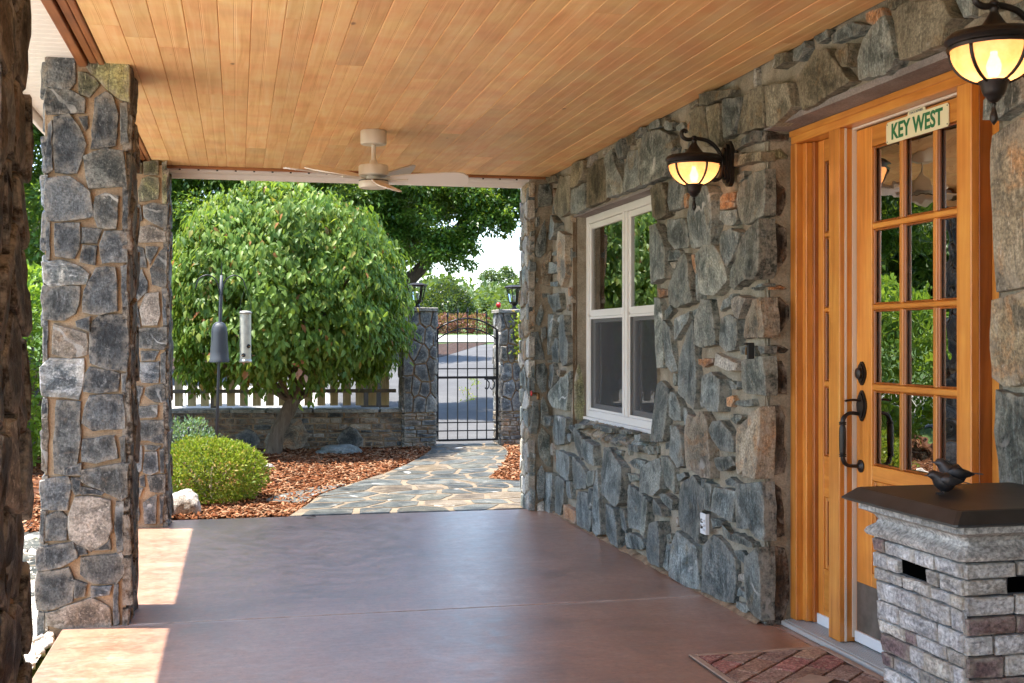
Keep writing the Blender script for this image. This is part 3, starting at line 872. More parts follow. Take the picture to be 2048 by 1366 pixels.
PIER_STONES = '''|2073,2385 2148,2411 2136,2257 2081,2247
|2177,2412 2249,2422 2282,2334 2265,2260 2165,2241 2161,2339
|2123,2232 2165,2237 2156,2200 2131,2200
|2148,2168 2177,2177 2173,2112 2148,2095
|2182,2079 2215,2153 2228,2064 2223,1901 2182,1868 2140,1876 2148,1998
r|2186,1787 2223,1877 2261,1926 2265,1658 2186,1674
|2094,1851 2148,1835 2148,1770 2094,1754
|2148,1722 2169,1714 2161,1681 2144,1689
|2098,1988 2136,1989 2131,1957 2098,1956
|2065,1907 2123,1908 2115,1883 2069,1883
|2148,1430 2190,1527 2215,1463 2198,1409 2173,1365 2148,1381
|2198,1605 2257,1609 2257,1581 2202,1572
|2077,1527 2115,1543 2131,1409 2081,1413
|2098,2061 2148,2071 2140,2030 2106,2021
|2114,1320 2168,1327 2208,1165 2215,1113 2134,1113 2118,1223
|2188,1353 2221,1360 2228,1288 2194,1243 2184,1288
|2154,1080 2215,1093 2235,1041 2228,879 2194,872 2154,944 2141,1029
|2108,1068 2128,1081 2141,964 2148,938 2108,945
|2184,808 2201,846 2241,775 2245,612 2181,645
|2121,815 2171,801 2164,613 2108,614 2111,737
|2090,450 2144,426 2137,222 2113,200 2093,261
|2105,745 2176,744 2152,562 2098,571
|2183,744 2242,735 2242,599 2191,645
|2168,570 2195,615 2254,553 2262,424 2269,317 2238,326 2183,388 2164,479
|2160,290 2191,331 2219,288 2211,91 2168,77 2152,169
p|2152,48 2211,76 2215,-7 2160,-6
|2098,185 2144,154 2137,25 2098,64'''
NEAR_PILLAR_STONES = '''|-809,2498 -767,2510 -694,2498 -697,2386 -716,2353 -785,2356 -809,2368
m|-652,2478 -567,2511 -459,2504 -468,2310 -505,2318 -573,2379 -615,2422
m|-676,2425 -640,2424 -591,2378 -634,2325 -676,2342
|-806,2349 -713,2347 -652,2311 -658,2256 -803,2241 -814,2285
|-776,2223 -713,2238 -676,2188 -652,2112 -682,1990 -773,1990 -779,2108
|-803,2183 -786,2210 -785,1999 -806,1986 -812,2043
|-670,2227 -640,2235 -640,2190 -652,2183
|-606,2313 -567,2341 -536,2329 -520,2246 -524,2117 -625,2101 -612,2217
|-502,2292 -477,2300 -468,2132 -502,2124
p|-655,2061 -567,2096 -493,2086 -477,1938 -634,1924 -643,2004
|-809,1954 -713,1966 -634,1901 -618,1799 -779,1776 -806,1782 -814,1865
|-603,1877 -567,1894 -511,1889 -524,1750 -597,1755 -612,1812
|-493,1886 -468,1899 -462,1757 -493,1744
|-812,1763 -798,1769 -797,1610 -812,1606
|-773,1764 -676,1766 -676,1663 -694,1618 -767,1623
|-658,1747 -585,1742 -603,1684 -664,1683
|-567,1729 -477,1735 -474,1602 -579,1601 -588,1671
|-658,1670 -603,1664 -609,1587 -670,1599
v|-826,1593 -749,1600 -676,1579 -640,1544 -643,1505 -791,1494 -815,1507
|-821,1488 -673,1489 -676,1438 -694,1374 -737,1348 -815,1348 -824,1437
|-652,1470 -603,1570 -524,1571 -517,1388 -591,1374 -658,1380
|-502,1575 -477,1582 -468,1381 -496,1375 -493,1452
|-824,1328 -804,1335 -806,1176 -824,1188
r|-776,1322 -646,1284 -643,1194 -713,1182 -779,1195
|-682,1335 -634,1355 -634,1297 -676,1316
|-615,1336 -585,1365 -477,1365 -468,1194 -480,1123 -554,1130 -628,1162 -625,1284
v|-830,1131 -797,1172 -658,1172 -661,1066 -676,999 -743,1016 -827,1017
|-646,1105 -628,1133 -511,1110 -514,1033 -597,1030 -649,1034
|-496,1097 -477,1110 -480,1026 -496,1033
|-824,997 -804,997 -806,940 -827,934
|-770,991 -670,983 -676,819 -685,733 -697,676 -776,678 -773,821
|-628,1008 -493,1016 -484,865 -615,867 -661,893 -646,957
r|-830,908 -803,927 -803,832 -806,679 -830,698
|-659,820 -528,832 -515,737 -605,722 -656,726
|-508,824 -482,831 -479,722 -495,719
|-729,698 -669,713 -672,669 -726,671
|-662,686 -495,712 -473,709 -476,573 -502,553 -560,589 -662,639
|-833,643 -720,660 -710,620 -726,520 -827,526
|-704,653 -675,646 -669,592 -688,582 -707,613
|-659,612 -573,589 -586,576 -659,582
r|-688,566 -624,570 -547,548 -544,433 -560,379 -624,334 -713,392 -716,486
|-808,489 -751,510 -729,479 -729,386 -808,388
|-832,510 -815,509 -821,376 -837,383
|-521,540 -492,546 -492,329 -515,327 -524,432
|-605,334 -550,379 -547,338
|-840,356 -701,371 -681,303 -751,272 -840,256 -849,290
|-694,357 -656,349 -643,322 -675,316
|-662,302 -495,316 -489,228 -521,188 -611,192 -666,235
|-846,243 -720,258 -697,196 -704,116 -783,93 -846,89 -865,164
|-691,203 -643,187 -656,140 -694,136
v|-624,173 -540,176 -553,136 -618,132
r|-808,67 -624,125 -553,82 -547,0 -688,-6 -751,4 -802,14
|-531,175 -511,178 -508,12 -531,-1
|-846,76 -818,68 -818,-39 -846,-44'''
FAR_PILLAR_STONES = '''m|-613,2451 -523,2463 -523,2374 -609,2376
m|-653,2431 -628,2441 -626,2381 -653,2380
m|-618,2339 -582,2354 -519,2346 -519,2211 -635,2194 -644,2263
m|-496,2455 -465,2465 -465,2184 -492,2183
|-613,2152 -555,2177 -465,2165 -469,2006 -537,2042 -609,2087
|-667,2174 -635,2161 -626,2068 -680,2039
r|-653,2011 -573,2027 -478,1987 -474,1922 -653,1918
|-680,1890 -618,1872 -595,1751 -680,1759
|-600,1882 -519,1883 -573,1770 -591,1826
|-465,1894 -456,1641 -478,1612 -555,1640 -568,1733 -510,1846
|-680,1713 -626,1723 -591,1649 -591,1593 -662,1517 -680,1527
r|-600,1565 -519,1575 -510,1434 -528,1369 -618,1359 -635,1462
|-496,1603 -465,1603 -465,1360 -487,1369
|-680,1480 -653,1480 -635,1350 -680,1350
|-680,1331 -465,1341 -465,1247 -483,1196 -644,1210
|-628,1179 -513,1188 -550,1126 -624,1121
v|-660,1102 -513,1111 -522,977 -624,978
|-504,1159 -472,1178 -472,976 -504,977
|-596,939 -485,962 -476,842 -541,852 -605,891
|-679,949 -619,939 -642,834 -679,825
|-679,806 -522,823 -532,742 -679,739
|-679,710 -485,717 -485,650 -596,589 -679,596
|-587,589 -485,640 -485,563 -550,579
|-692,558 -624,547 -628,384 -688,338
|-605,556 -504,544 -550,517 -596,527
|-605,499 -527,507 -522,382 -568,359 -614,374
|-509,516 -481,525 -481,371 -504,372
|-587,345 -476,352 -481,236 -568,248
|-637,337 -610,345 -605,278 -633,289
|-692,261 -619,264 -642,212 -692,195
|-614,164 -532,219 -536,27 -605,29
|-692,166 -642,184 -642,50 -692,32
|-509,208 -481,208 -490,35 -509,26'''


# ------------------------------------------------------------------ ground and terrain
def gz(x, y):
    """height of the natural ground"""
    if y < 15: z = -.03
    elif y < 50: z = -.03 + .047 * max(0, y - 16) * min(1, (y - 15) / 3)
    else: z = 1.6 + (y - 50) * .004
    if y > 70: z += (y - 70) * .028
    if x < -.75: z -= .05 * min(1, (-.75 - x) / .3) * (1 if y < 9.5 else max(0, 1 - (y - 9.5)))
    return z

def terrain():
    xs = sorted(set(list(np.arange(-8, 12.1, .8)) + [-400, -250, -150, -90, -60, -40, -25, -15, -11, 16, 22, 30, 45, 60, 80, 110, 160, 250, 400]))
    ys = sorted(set(list(np.arange(-4, 56, .8)) + [-60, -30, -15, -8, 60, 66, 74, 85, 100, 120, 150, 190, 240, 300, 380, 500, 800]))
    V = [(x, y, gz(x, y) - .012 + (.25 * noise.noise(Vector((x * .05, y * .05, 0))) if y > 60 else 0)) for y in ys for x in xs]
    n = len(xs); F = [(j * n + i, j * n + i + 1, (j + 1) * n + i + 1, (j + 1) * n + i) for j in range(len(ys) - 1) for i in range(n - 1)]
    return mesh_obj('ground', V, F, M_GRASS, None, True)
tag(terrain(), kind='structure')

def drape(name, L, Rr, m, off, ny=30, nx=8, kind='structure', rough=0):
    """strip between two edge curves x(y); L, Rr: lists of (x, y)"""
    y0, y1 = L[0][1], L[-1][1]
    def ev(C, y):
        for i in range(len(C) - 1):
            if C[i][1] <= y <= C[i + 1][1] + 1e-9:
                t = (y - C[i][1]) / max(1e-6, C[i + 1][1] - C[i][1]); return C[i][0] + (C[i + 1][0] - C[i][0]) * t
        return C[-1][0]
    V = []
    for j in range(ny + 1):
        y = y0 + (y1 - y0) * j / ny; a, b = ev(L, y), ev(Rr, y)
        for i in range(nx + 1):
            x = a + (b - a) * i / nx
            V.append((x, y, gz(x, y) + off + rough * noise.noise(Vector((x * 2, y * 2, 1)))))
    F = [(j * (nx + 1) + i, j * (nx + 1) + i + 1, (j + 1) * (nx + 1) + i + 1, (j + 1) * (nx + 1) + i) for j in range(ny) for i in range(nx)]
    return tag(mesh_obj(name, V, F, m, None, True), kind=kind)

drape('mulch_bed', [(-3.2, 8.75), (-3.6, 15.6)], [(4.4, 8.75), (4.4, 15.6)], M_MULCH, .004, 50, 60, rough=.02)
drape('driveway', [(-7.5, 15.7), (-7.5, 26), (2.2, 33), (9.3, 42)], [(11.5, 15.7), (11.5, 26), (11.5, 33), (11.5, 42)], M_ASPH, .004, 60, 14)
drape('driveway', [(1.6, 14.52), (1.6, 15.72)], [(4.4, 14.52), (4.4, 15.72)], M_ASPH, .012, 6, 6)
drape('mulch_verge', [(-7, 26.3), (-2, 33.3), (7.5, 42.0)], [(-4.5, 26.3), (5.5, 33.3), (8.7, 42.0)], M_VERGE, .010, 30, 6)
drape('concrete_road', [(-6, 42.5), (-6, 48.5)], [(30, 42.5), (30, 48.5)], M_CONC, .02, 12, 30)
drape('concrete_apron', [(-8, 16.0), (-8, 24.5)], [(1.75, 16.0), (1.6, 24.5)], M_CONC, .012, 16, 10)
drape('gravel_bounce_yard', [(-14, -12.0), (-14, 8.4)], [(-.78, -12.0), (-.78, 8.4)], M_GRAVB, .006, 60, 30, rough=.012)  # gravel strip by the porch, widened out of view to bounce light in
drape('gravel_bounce_yard', [(-.775, -12.0), (-.775, -3.25)], [(9, -12.0), (9, -3.25)], M_GRAVB, .006, 14, 14, rough=.012)  # unseen gravel behind the camera, added to bounce light onto the ceiling

# porch slab in two pours with a joint between
def slab(y0, y1):
    return tag(MB().box((-.745, y0, -.16), (2.30, y1, 0), .006).build('porch_floor', M_FLOOR), kind='structure')
slab(-3.2, 5.530); slab(5.536, 8.71)
tag(box('joint_filler', (-.74, 5.5305, -.15), (2.29, 5.5355, -.0015), M_CONC), kind='structure')

# flagstone path
PL_, PR_ = [(.348, 8.713), (.536, 9.405), (.66, 9.95), (1.019, 10.719), (1.339, 11.351), (1.681, 12.177), (1.997, 13.1), (2.183, 13.748), (2.30, 14.5)], \
           [(2.75, 8.713), (2.75, 10.36), (2.207, 10.69), (2.641, 11.957), (2.90, 12.9), (3.02, 13.4), (3.09, 13.9), (3.10, 14.5)]
def ev(C, y):
    for i in range(len(C) - 1):
        if C[i][1] <= y <= C[i + 1][1]:
            t = (y - C[i][1]) / max(1e-6, C[i + 1][1] - C[i][1]); return C[i][0] + (C[i + 1][0] - C[i][0]) * t
    return C[-1][0] if y > C[-1][1] else C[0][0]
FLAT = Plane((0, 0, -.0045), (1, 0, 0), (0, 1, 0))
def path():
    ny = 40; V = []
    for j in range(ny + 1):
        y = 8.713 + (14.5 - 8.713) * j / ny
        a, b = ev(PL_, y), ev(PR_, y)
        V += [(a - .012, y, -.10), (a, y, -.0045), (b, y, -.0045), (b + .012, y, -.10)]
    F = [(j * 4 + i, j * 4 + i + 1, (j + 1) * 4 + i + 1, (j + 1) * 4 + i) for j in range(ny) for i in range(3)]
    root = tag(mesh_obj('path', V, F, M_PATHM), kind='structure')
    rr = random.Random(11)
    for (ya, yb, cu, cv) in ((8.73, 10.40, .40, .34), (10.42, 14.45, .36, .42)):
        w = 2.2 if ya < 9 else 1.15
        for c in cells(0, w, ya, yb, cu, cv, .050, .36, rr):
            # split long edges so that they follow the curved border
            Q = []
            for i in range(len(c)):
                a, b = c[i], c[(i + 1) % len(c)]; k = max(1, int(math.dist(a, b) / .12))
                Q += [(a[0] + (b[0] - a[0]) * t / k, a[1] + (b[1] - a[1]) * t / k) for t in range(k)]
            P = []
            for s_, y in Q:
                a, b = ev(PL_, y) + .012, ev(PR_, y) - .012; P.append((a + (b - a) * s_ / w, y))
            cx = sum(p[0] for p in P) / len(P); cy = sum(p[1] for p in P) / len(P)
            if cx > 2.2 and cy < 8.95: continue
            stone(FLAT, P, M_FLAGT if rr.random() < .24 else M_FLAG, root, d=.0043, back=.02, bev=.002, step=.1, rough=.008, tilt=.001, lump=.001, name='flagstone')
    # two loose edging slabs on the mulch side
    for P in ([(.16, 9.62), (.50, 9.50), (.66, 10.02), (.95, 10.62), (.62, 10.40), (.36, 10.02)],):
        stone(FLAT, P, M_FLAG, root, d=.005, back=.03, bev=.008, step=.12, rough=.008, tilt=.003, lump=.002, name='flagstone')
path()
tag(mesh_obj('fallen_leaf', [(.465, 8.60, .004), (.50, 8.585, .014), (.545, 8.60, .006), (.50, 8.625, .010), (.53, 8.64, .018), (.485, 8.645, .004)], [(0, 1, 3), (1, 2, 3), (3, 2, 4), (0, 3, 5)], M_BARKD), 'curled dead leaf on the porch floor near the start of the path', 'leaf')

# stepping slabs beyond the gravel on the left
def left_steps():
    rr = random.Random(5)
    root = tag(MB().box((-3.6, 8.6, -.14), (-1.0, 11.0, -.075)).build('side_path', M_PATHM), kind='structure')
    pl = Plane((0, 0, -.07), (1, 0, 0), (0, 1, 0))
    for c in cells(-3.58, -1.02, 8.62, 10.98, .5, .24, .03, .3, rr):
        stone(pl, c, M_FLAG, root, d=.012, back=.03, bev=.006, step=.12, rough=.008, tilt=.003, lump=.002, name='flagstone')
    for P in ([(-1.45, 7.1), (-1.0, 7.0), (-.95, 7.6), (-1.3, 7.85), (-1.6, 7.5)], [(-1.6, 6.2), (-1.12, 6.1), (-1.0, 6.6), (-1.4, 6.8)], [(-1.55, 8.05), (-1.1, 7.95), (-1.0, 8.35), (-1.5, 8.45)]):
        stone(pl, P, M_FLAG, root, d=.02, back=.05, bev=.01, step=.1, rough=.01, tilt=.004, lump=.003, name='flagstone')
left_steps()

def boxes_scatter(name, P, size, m, flat=False, seedv=1, kind='stuff'):
    """n small irregular blocks (8 verts, 6 quads)"""
    r = np.random.default_rng(seedv); n = len(P)
    T = np.array([[-1, -1, -1], [1, -1, -1], [1, 1, -1], [-1, 1, -1], [-1, -1, 1], [1, -1, 1], [1, 1, 1], [-1, 1, 1]], float) * .5
    V = np.repeat(T[None], n, 0) * size[:, None, :] * (1 + .35 * r.uniform(-1, 1, (n, 8, 3)))
    a = r.uniform(0, 6.283, n); b = r.normal(0, .30 if flat else 1.2, n); c = r.normal(0, .3 if flat else 1.2, n)
    def rot(V, ang, i, j):
        ca, sa = np.cos(ang)[:, None], np.sin(ang)[:, None]
        x, y = V[:, :, i].copy(), V[:, :, j].copy(); V[:, :, i] = x * ca - y * sa; V[:, :, j] = x * sa + y * ca
    rot(V, b, 0, 2); rot(V, c, 1, 2); rot(V, a, 0, 1)
    V += P[:, None, :]
    f = np.array([[3, 2, 1, 0], [4, 5, 6, 7], [0, 1, 5, 4], [1, 2, 6, 5], [2, 3, 7, 6], [3, 0, 4, 7]])
    L = (f[None] + (np.arange(n) * 8)[:, None, None]).reshape(-1)
    return tag(np_mesh(name, V.reshape(-1, 3), np.full(n * 6, 4), L, m), kind=kind)

def mulch_chips():
    pts = []
    while len(pts) < 26000:
        x, y = random.uniform(-1.6, 4.2), 8.8 + 5.4 * random.random() ** 1.25
        if ev(PL_, y) - .01 < x < ev(PR_, y) + .01 or (y < 8.9 and x > 2): continue
        pts.append((x, y, gz(x, y) + .012 + random.uniform(0, .02)))
    for _ in range(2500):
        x, y = random.uniform(-3.2, -1.2), random.uniform(11, 15); pts.append((x, y, gz(x, y) + .015))
    P = np.array(pts); n = len(P)
    S = np.stack([rng.uniform(.022, .075, n), rng.uniform(.007, .02, n), rng.uniform(.004, .010, n)], 1)
    boxes_scatter('mulch_chips', P, S, M_CHIP, True, 3)
    pts = []
    for _ in range(2600):
        f = random.random(); y = 26.5 + 15.3 * f
        L = (-7 + f * 14.5) ; pts.append((L + random.uniform(.3, 7), y, gz(L, y) + .03))
    pts = [p for p in pts if p[0] < 8.4]
    P = np.array(pts); n = len(P)
mulch_chips()

def pebbles():
    n = 9000
    P = np.stack([rng.uniform(-2.4, -.77, n), rng.uniform(2.5, 8.6, n), np.zeros(n)], 1)
    P[:, 2] = [gz(p[0], p[1]) + .012 for p in P]
    boxes_scatter('pebbles', P, rng.uniform(.012, .034, (n, 3)), M_PEB, False, 4)
pebbles()

# ------------------------------------------------------------------ the house
house = thing('stone_house', (3.5, 3.0, 0), 'fieldstone house with a covered porch, white twin window and honey coloured entry door', 'house')
WX = 2.256
WALL = Plane((WX, 0, 0), (0, -1, 0), (0, 0, 1))            # u = -Y
DOOR_Y0, DOOR_Y1, DOOR_Z = 3.245, 4.905, 2.18
WIN_Y0, WIN_Y1, WIN_Z0, WIN_Z1 = 6.293, 7.99, .66, 2.115
wallm = grid_sheet('wall', WALL, -8.62, 2.6, -.02, 2.50, .030, -.022, .012, M_MORTAR, house,
                   [(-DOOR_Y1, -DOOR_Y0, -1, DOOR_Z), (-WIN_Y1, -WIN_Y0, WIN_Z0, WIN_Z1)])
# body of the wall behind the face, in pieces round the openings
wb = MB()
for (a, b, c, d) in ((-2.6, DOOR_Y0, -.05, 2.52), (DOOR_Y1, WIN_Y0, -.05, 2.52), (WIN_Y1, 8.85, -.05, 2.52),
                     (DOOR_Y0, DOOR_Y1, 2.205, 2.52), (WIN_Y0, WIN_Y1, 2.125, 2.52), (WIN_Y0, WIN_Y1, -.05, .62)):
    wb.box((WX + .035, a + (.002 if c > 0 else 0), c), (WX + .24, b - (.002 if c > 0 else 0), d))
wb.build('wall_core', M_MORTAR, house)
WS = parse(WALL_STONES)
random.seed(21)
for k, P in WS:
    Q = [(-y, z) for y, z in P]
    if area(Q) < 0: Q = Q[::-1]
    a = abs(area(Q))
    if k == '' and sum(q[1] for q in Q) / len(Q) > 1.95 and random.random() < .65: k = 'u'  # most high stones take the slate with dim light in its colour
    dd = random.uniform(.008, .044) if a > .006 else random.uniform(0, .020)
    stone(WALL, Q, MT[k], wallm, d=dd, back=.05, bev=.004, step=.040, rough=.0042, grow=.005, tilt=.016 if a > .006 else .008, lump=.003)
# untraced parts of the wall (outside the frame, and small gaps)
def near_any(c, polys, m=.0):
    return any(inside(c, P) for P in polys)
POLYS = [[(-y, z) for y, z in P] for k, P in WS]
rr = random.Random(9)
for (u0, u1, v0, v1, cu, cv) in ((-3.22, 2.55, .02, 2.46, .24, .34),):
    for c in cells(u0, u1, v0, v1, cu, cv, .03, .4, rr):
        cx, cy = sum(p[0] for p in c) / len(c), sum(p[1] for p in c) / len(c)
        if any(near_any(q, POLYS) for q in [(cx, cy)] + [((a + cx) / 2, (b + cy) / 2) for a, b in c] + c): continue
        stone(WALL, c, MT[rr.choice(['', '', '', 'r', 'm'])], wallm, d=rr.uniform(.0, .02), back=.05, step=.06, tilt=.012)
# small chinking stones in wide mortar gaps of the traced area
cnt = 0
allp = POLYS[:]
for _ in range(1800):
    u, v = -rr.uniform(4.95, 8.55), rr.uniform(.03, 2.43)
    if -WIN_Y1 - .02 < u < -WIN_Y0 + .02 and WIN_Z0 - .03 < v < WIN_Z1 + .03: continue
    w, h = rr.uniform(.018, .036), rr.uniform(.022, .055)
    P = [(u + w * math.cos(t) * rr.uniform(.8, 1.15), v + h * math.sin(t) * rr.uniform(.8, 1.15)) for t in (.3, 1.3, 2.2, 3.3, 4.2, 5.4)]
    big = [(u + (p[0] - u) * 1.5, v + (p[1] - v) * 1.5) for p in P]
    if any(near_any(q, allp) for q in big + P + [(u, v)]) or any(inside(q2, big) for A in allp for q2 in A): continue
    allp.append(P)
    stone(WALL, P, MT[rr.choice(['', '', 'r', 'r', 'o', 'p'])], wallm, d=rr.uniform(-.008, .010), back=.03, bev=.005, step=.03, rough=.002, tilt=.006, lump=.003)
    cnt += 1
    if cnt > 70: break

# door reveal (far side), faces the camera
RV = Plane((0, DOOR_Y1, 0), (1, 0, 0), (0, 0, 1))
grid_sheet('reveal', RV, WX + .014, 2.50, -.01, 2.19, .03, -.012, .006, M_MORTAR, house)
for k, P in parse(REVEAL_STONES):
    stone(RV, [(max(WX + .004, x), z) for x, z in P], {'': MP['s'], 'm': MT['m']}.get(k, MT['o']), wallm, d=.008, back=.03, bev=.008, step=.05, rough=.003, tilt=.006, lump=.006)  # plain reveal stones use the brown with shade in its colour
RV2 = Plane((0, DOOR_Y0, 0), (-1, 0, 0), (0, 0, 1))
grid_sheet('reveal', RV2, -2.50, -WX - .01, -.01, 2.19, .04, -.006, .003, M_MORTAR, house)
# concrete lintels
box('lintel', (WX + .004, DOOR_Y0 - .02, 2.178), (2.40, DOOR_Y1 - .004, 2.203), M_LINTEL, house)
box('lintel', (WX + .012, WIN_Y0 - .01, 2.108), (2.40, WIN_Y1 + .01, 2.122), M_LINTEL, house)
# window reveals and sloping stone sill
RW = Plane((0, WIN_Y1, 0), (1, 0, 0), (0, 0, 1))
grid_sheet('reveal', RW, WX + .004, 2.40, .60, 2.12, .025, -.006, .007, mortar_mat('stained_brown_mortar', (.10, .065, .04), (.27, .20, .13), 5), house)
RW2 = Plane((0, WIN_Y0, 0), (-1, 0, 0), (0, 0, 1))
grid_sheet('reveal', RW2, -2.40, -WX - .004, .60, 2.12, .04, -.006, .004, M_MORTAR, house)
stone(RW, [(2.275, .70), (2.33, .69), (2.345, .82), (2.33, 1.02), (2.30, 1.10), (2.27, 1.0)], MP['m'], wallm, d=.006, back=.03, name='stone')
SILL = Plane((WX - .01, 0, .645), (0, -1, 0), Vector((.115, 0, .09)).normalized())
grid_sheet('sill_bed', SILL, -WIN_Y1, -WIN_Y0, .0, .15, .03, -.014, .004, M_MORTAR, house)
u = -WIN_Y1 + .01
while u < -WIN_Y0 - .04:
    w = random.uniform(.08, .2); u2 = min(u + w, -WIN_Y0 - .01)
    stone(SILL, [(u, random.uniform(-.02, .01)), (u2 - .012, random.uniform(-.02, .01)), (u2 - .015, .135), (u + .003, .135)], MT[random.choice(['', '', 'r'])], wallm, d=random.uniform(0, .008), back=.03, bev=.006, tilt=.004)
    u = u2

# pier at the house corner
PIER_X = 2.095
PF = Plane((0, 8.60, 0), (1, 0, 0), (0, 0, 1)); PS = Plane((PIER_X, 0, 0), (0, -1, 0), (0, 0, 1))
pier = MB().box((PIER_X + .02, 8.63, -.05), (2.5, 8.84, 2.602)).build('corner_pier', M_MORTAR, house)
grid_sheet('pier_face', PF, PIER_X + .01, WX + .05, -.02, 2.43, .025, -.012, .008, M_MORTAR, house)
grid_sheet('pier_face', PS, -8.86, -8.60, -.02, 2.43, .025, -.012, .008, M_MORTAR, house)
grid_sheet('pier_face', Plane((0, 8.86, 0), (-1, 0, 0), (0, 0, 1)), -7, -PIER_X, -.02, 2.43, .2, -.012, .008, M_MORTAR, house)
random.seed(4)
for k, P in parse(PIER_STONES):
    P = [(max(PIER_X - .012, min(x, WX + .03)), z) for x, z in P]
    stone(PF, P, MT[k], pier, d=random.uniform(.004, .022), back=.04, bev=.006, step=.04, rough=.003, tilt=.008, lump=.004)
for c in cells(-8.87, -8.585, .0, 2.42, .14, .13, .02, .4, rr):
    stone(PS, c, MT[rr.choice(['', 'r', 'p', 'p'])], pier, d=rr.uniform(-.004, .016), back=.04, bev=.006, step=.05, rough=.004, tilt=.006)
RB = Plane((0, 8.86, 0), (-1, 0, 0), (0, 0, 1))
for c in cells(-4.6, -2.10, .0, 2.42, .3, .25, .03, .4, rr):
    stone(RB, c, MT[rr.choice(['', '', 'r'])], pier, d=rr.uniform(0, .02), back=.03, step=.08)
# mortar splash along the foot of the wall
def splash():
    V, F = [], []; n = 150
    for i in range(n + 1):
        y = 4.93 + (8.6 - 4.93) * i / n
        a = .022 + .014 * noise.noise(Vector((0, y * 9, 0))); h = .03 + .022 * noise.noise(Vector((3, y * 13, 0)))
        V += [(WX - a, y, .0005), (WX - a * .55, y, h * .3), (WX + .03, y, h)]
    for i in range(n):
        for k in range(2): F.append((i * 3 + k, i * 3 + k + 1, (i + 1) * 3 + k + 1, (i + 1) * 3 + k))
    mesh_obj('mortar_fillet', V, F, mortar_mat('earthy_fillet', (.16, .10, .06), (.38, .27, .17), 12), house, True)
splash()
# door jamb side wall return beyond the doorway, rooms inside
def room(y0, y1, x1, z1=2.45):
    m = MB(); x0 = 2.497
    m.add([(x0, y0, .01), (x1, y0, .01), (x1, y1, .01), (x0, y1, .01), (x0, y0, z1), (x1, y0, z1), (x1, y1, z1), (x0, y1, z1)],
          [(0, 1, 2, 3), (7, 6, 5, 4), (1, 5, 6, 2), (0, 4, 5, 1), (2, 6, 7, 3)])
    o = mesh_obj('room', m.v, m.f, M_ROOM, house); return o
room(3.0, 5.2, 6.0); room(5.4, 8.7, 6.5)
ow = MB()
for (a, b, c, d) in ((-2.6, 2.98, -.05, 2.5), (5.21, 5.39, -.05, 2.5)): ow.box((2.498, a, c), (6.6, b, d))
ow.box((6.51, -2.6, -.05), (6.7, 8.8, 2.5)); ow.box((2.5, 8.72, -.05), (6.7, 8.83, 2.5))
ow.build('inner_wall', M_ROOM, house)

# ------------------------------------------------------------------ ceiling, soffit, roof
ceil = MB().box((-.62, -3.2, 2.492), (2.255, 8.625, 2.51)).build('ceiling', M_TRIMW, house)
def board(x0, w, y0, y1):
    g, dpt = .003, .0035; z = 2.471; c = x0 + w / 2
    prof = [(x0, z + dpt), (x0 + g, z), (c - .006, z), (c - .003, z + .0008), (c, z + .0003), (c + .003, z + .0008), (c + .006, z), (x0 + w - g, z), (x0 + w, z + dpt), (x0 + w, z + .02), (x0, z + .02)]
    n = len(prof); V = [(x, y0, q) for x, q in prof] + [(x, y1, q) for x, q in prof]
    F = [(i, (i + 1) % n, n + (i + 1) % n, n + i) for i in range(n)] + [tuple(range(n))[::-1], tuple(range(n, 2 * n))]
    mesh_obj('board', V, F, M_BOARD, ceil)
random.seed(3)
BW = .1235; x = -.565
while x < 2.25:
    y = -3.0 - random.uniform(0, 2.4)
    while y < 8.62:
        y2 = y + random.uniform(1.8, 3.8)
        if y2 > 8.2: y2 = 8.62
        a, b = max(y, -3.2), min(y2, 8.62)
        if b > a: board(x, min(BW, 2.262 - x) - .0006, a + .0012, b - .0012)
        y = y2
    x += BW
# mouldings at the eave side and at the far end
for (x0, x1, z0, z1) in ((-.68, -.640, 2.455, 2.50), (-.632, -.600, 2.468, 2.50), (-.594, -.570, 2.463, 2.50)):
    box('trim', (x0, -3.2, z0), (x1, 8.66, z1), M_TRIMW, house, .003)
M_TRIMX = wood_mat('stained_end_trim', (.20, .06, .018), (.33, .115, .035), (.45, .18, .06), 'X', .4)
box('trim', (-.568, 8.627, 2.452), (2.30, 8.655, 2.50), M_TRIMX, house, .003)
box('trim', (-.568, 8.657, 2.462), (2.30, 8.672, 2.50), M_TRIMX, house, .002)
# cream soffit of separate vinyl panels along the eave
soff = MB().box((-1.06, -3.2, 2.500), (-.682, 8.9, 2.51)).build('soffit', M_SOFFIT, house)
y = -3.2
while y < 8.8:
    MB().box((-1.055, y + .002, 2.488), (-.684, y + .070, 2.4995), .003).build('panel', M_SOFFIT, soff)
    MB().box((-1.055, y + .074, 2.488), (-.684, y + .142, 2.4995), .003).build('panel', M_SOFFIT, soff)
    y += .146
box('fascia', (-1.085, -3.2, 2.435), (-1.062, 8.91, 2.62), M_FASCIA, house, .003)
box('fascia', (-1.12, -3.2, 2.50), (-1.087, 8.91, 2.60), M_FASCIA, house, .006)
ef = box('fascia', (-.68, 8.675, 2.440), (2.17, 8.80, 2.50), M_FASCIA, house, .004)
box('fascia', (-1.06, 8.802, 2.405), (2.17, 8.825, 2.62), M_FASCIA, house, .004)
x = -.40
while x < 2.1:
    MB().box((x, 8.672, 2.446), (x + .014, 8.6745, 2.455)).build('vent_slot', M_BLACK, house); x += .127
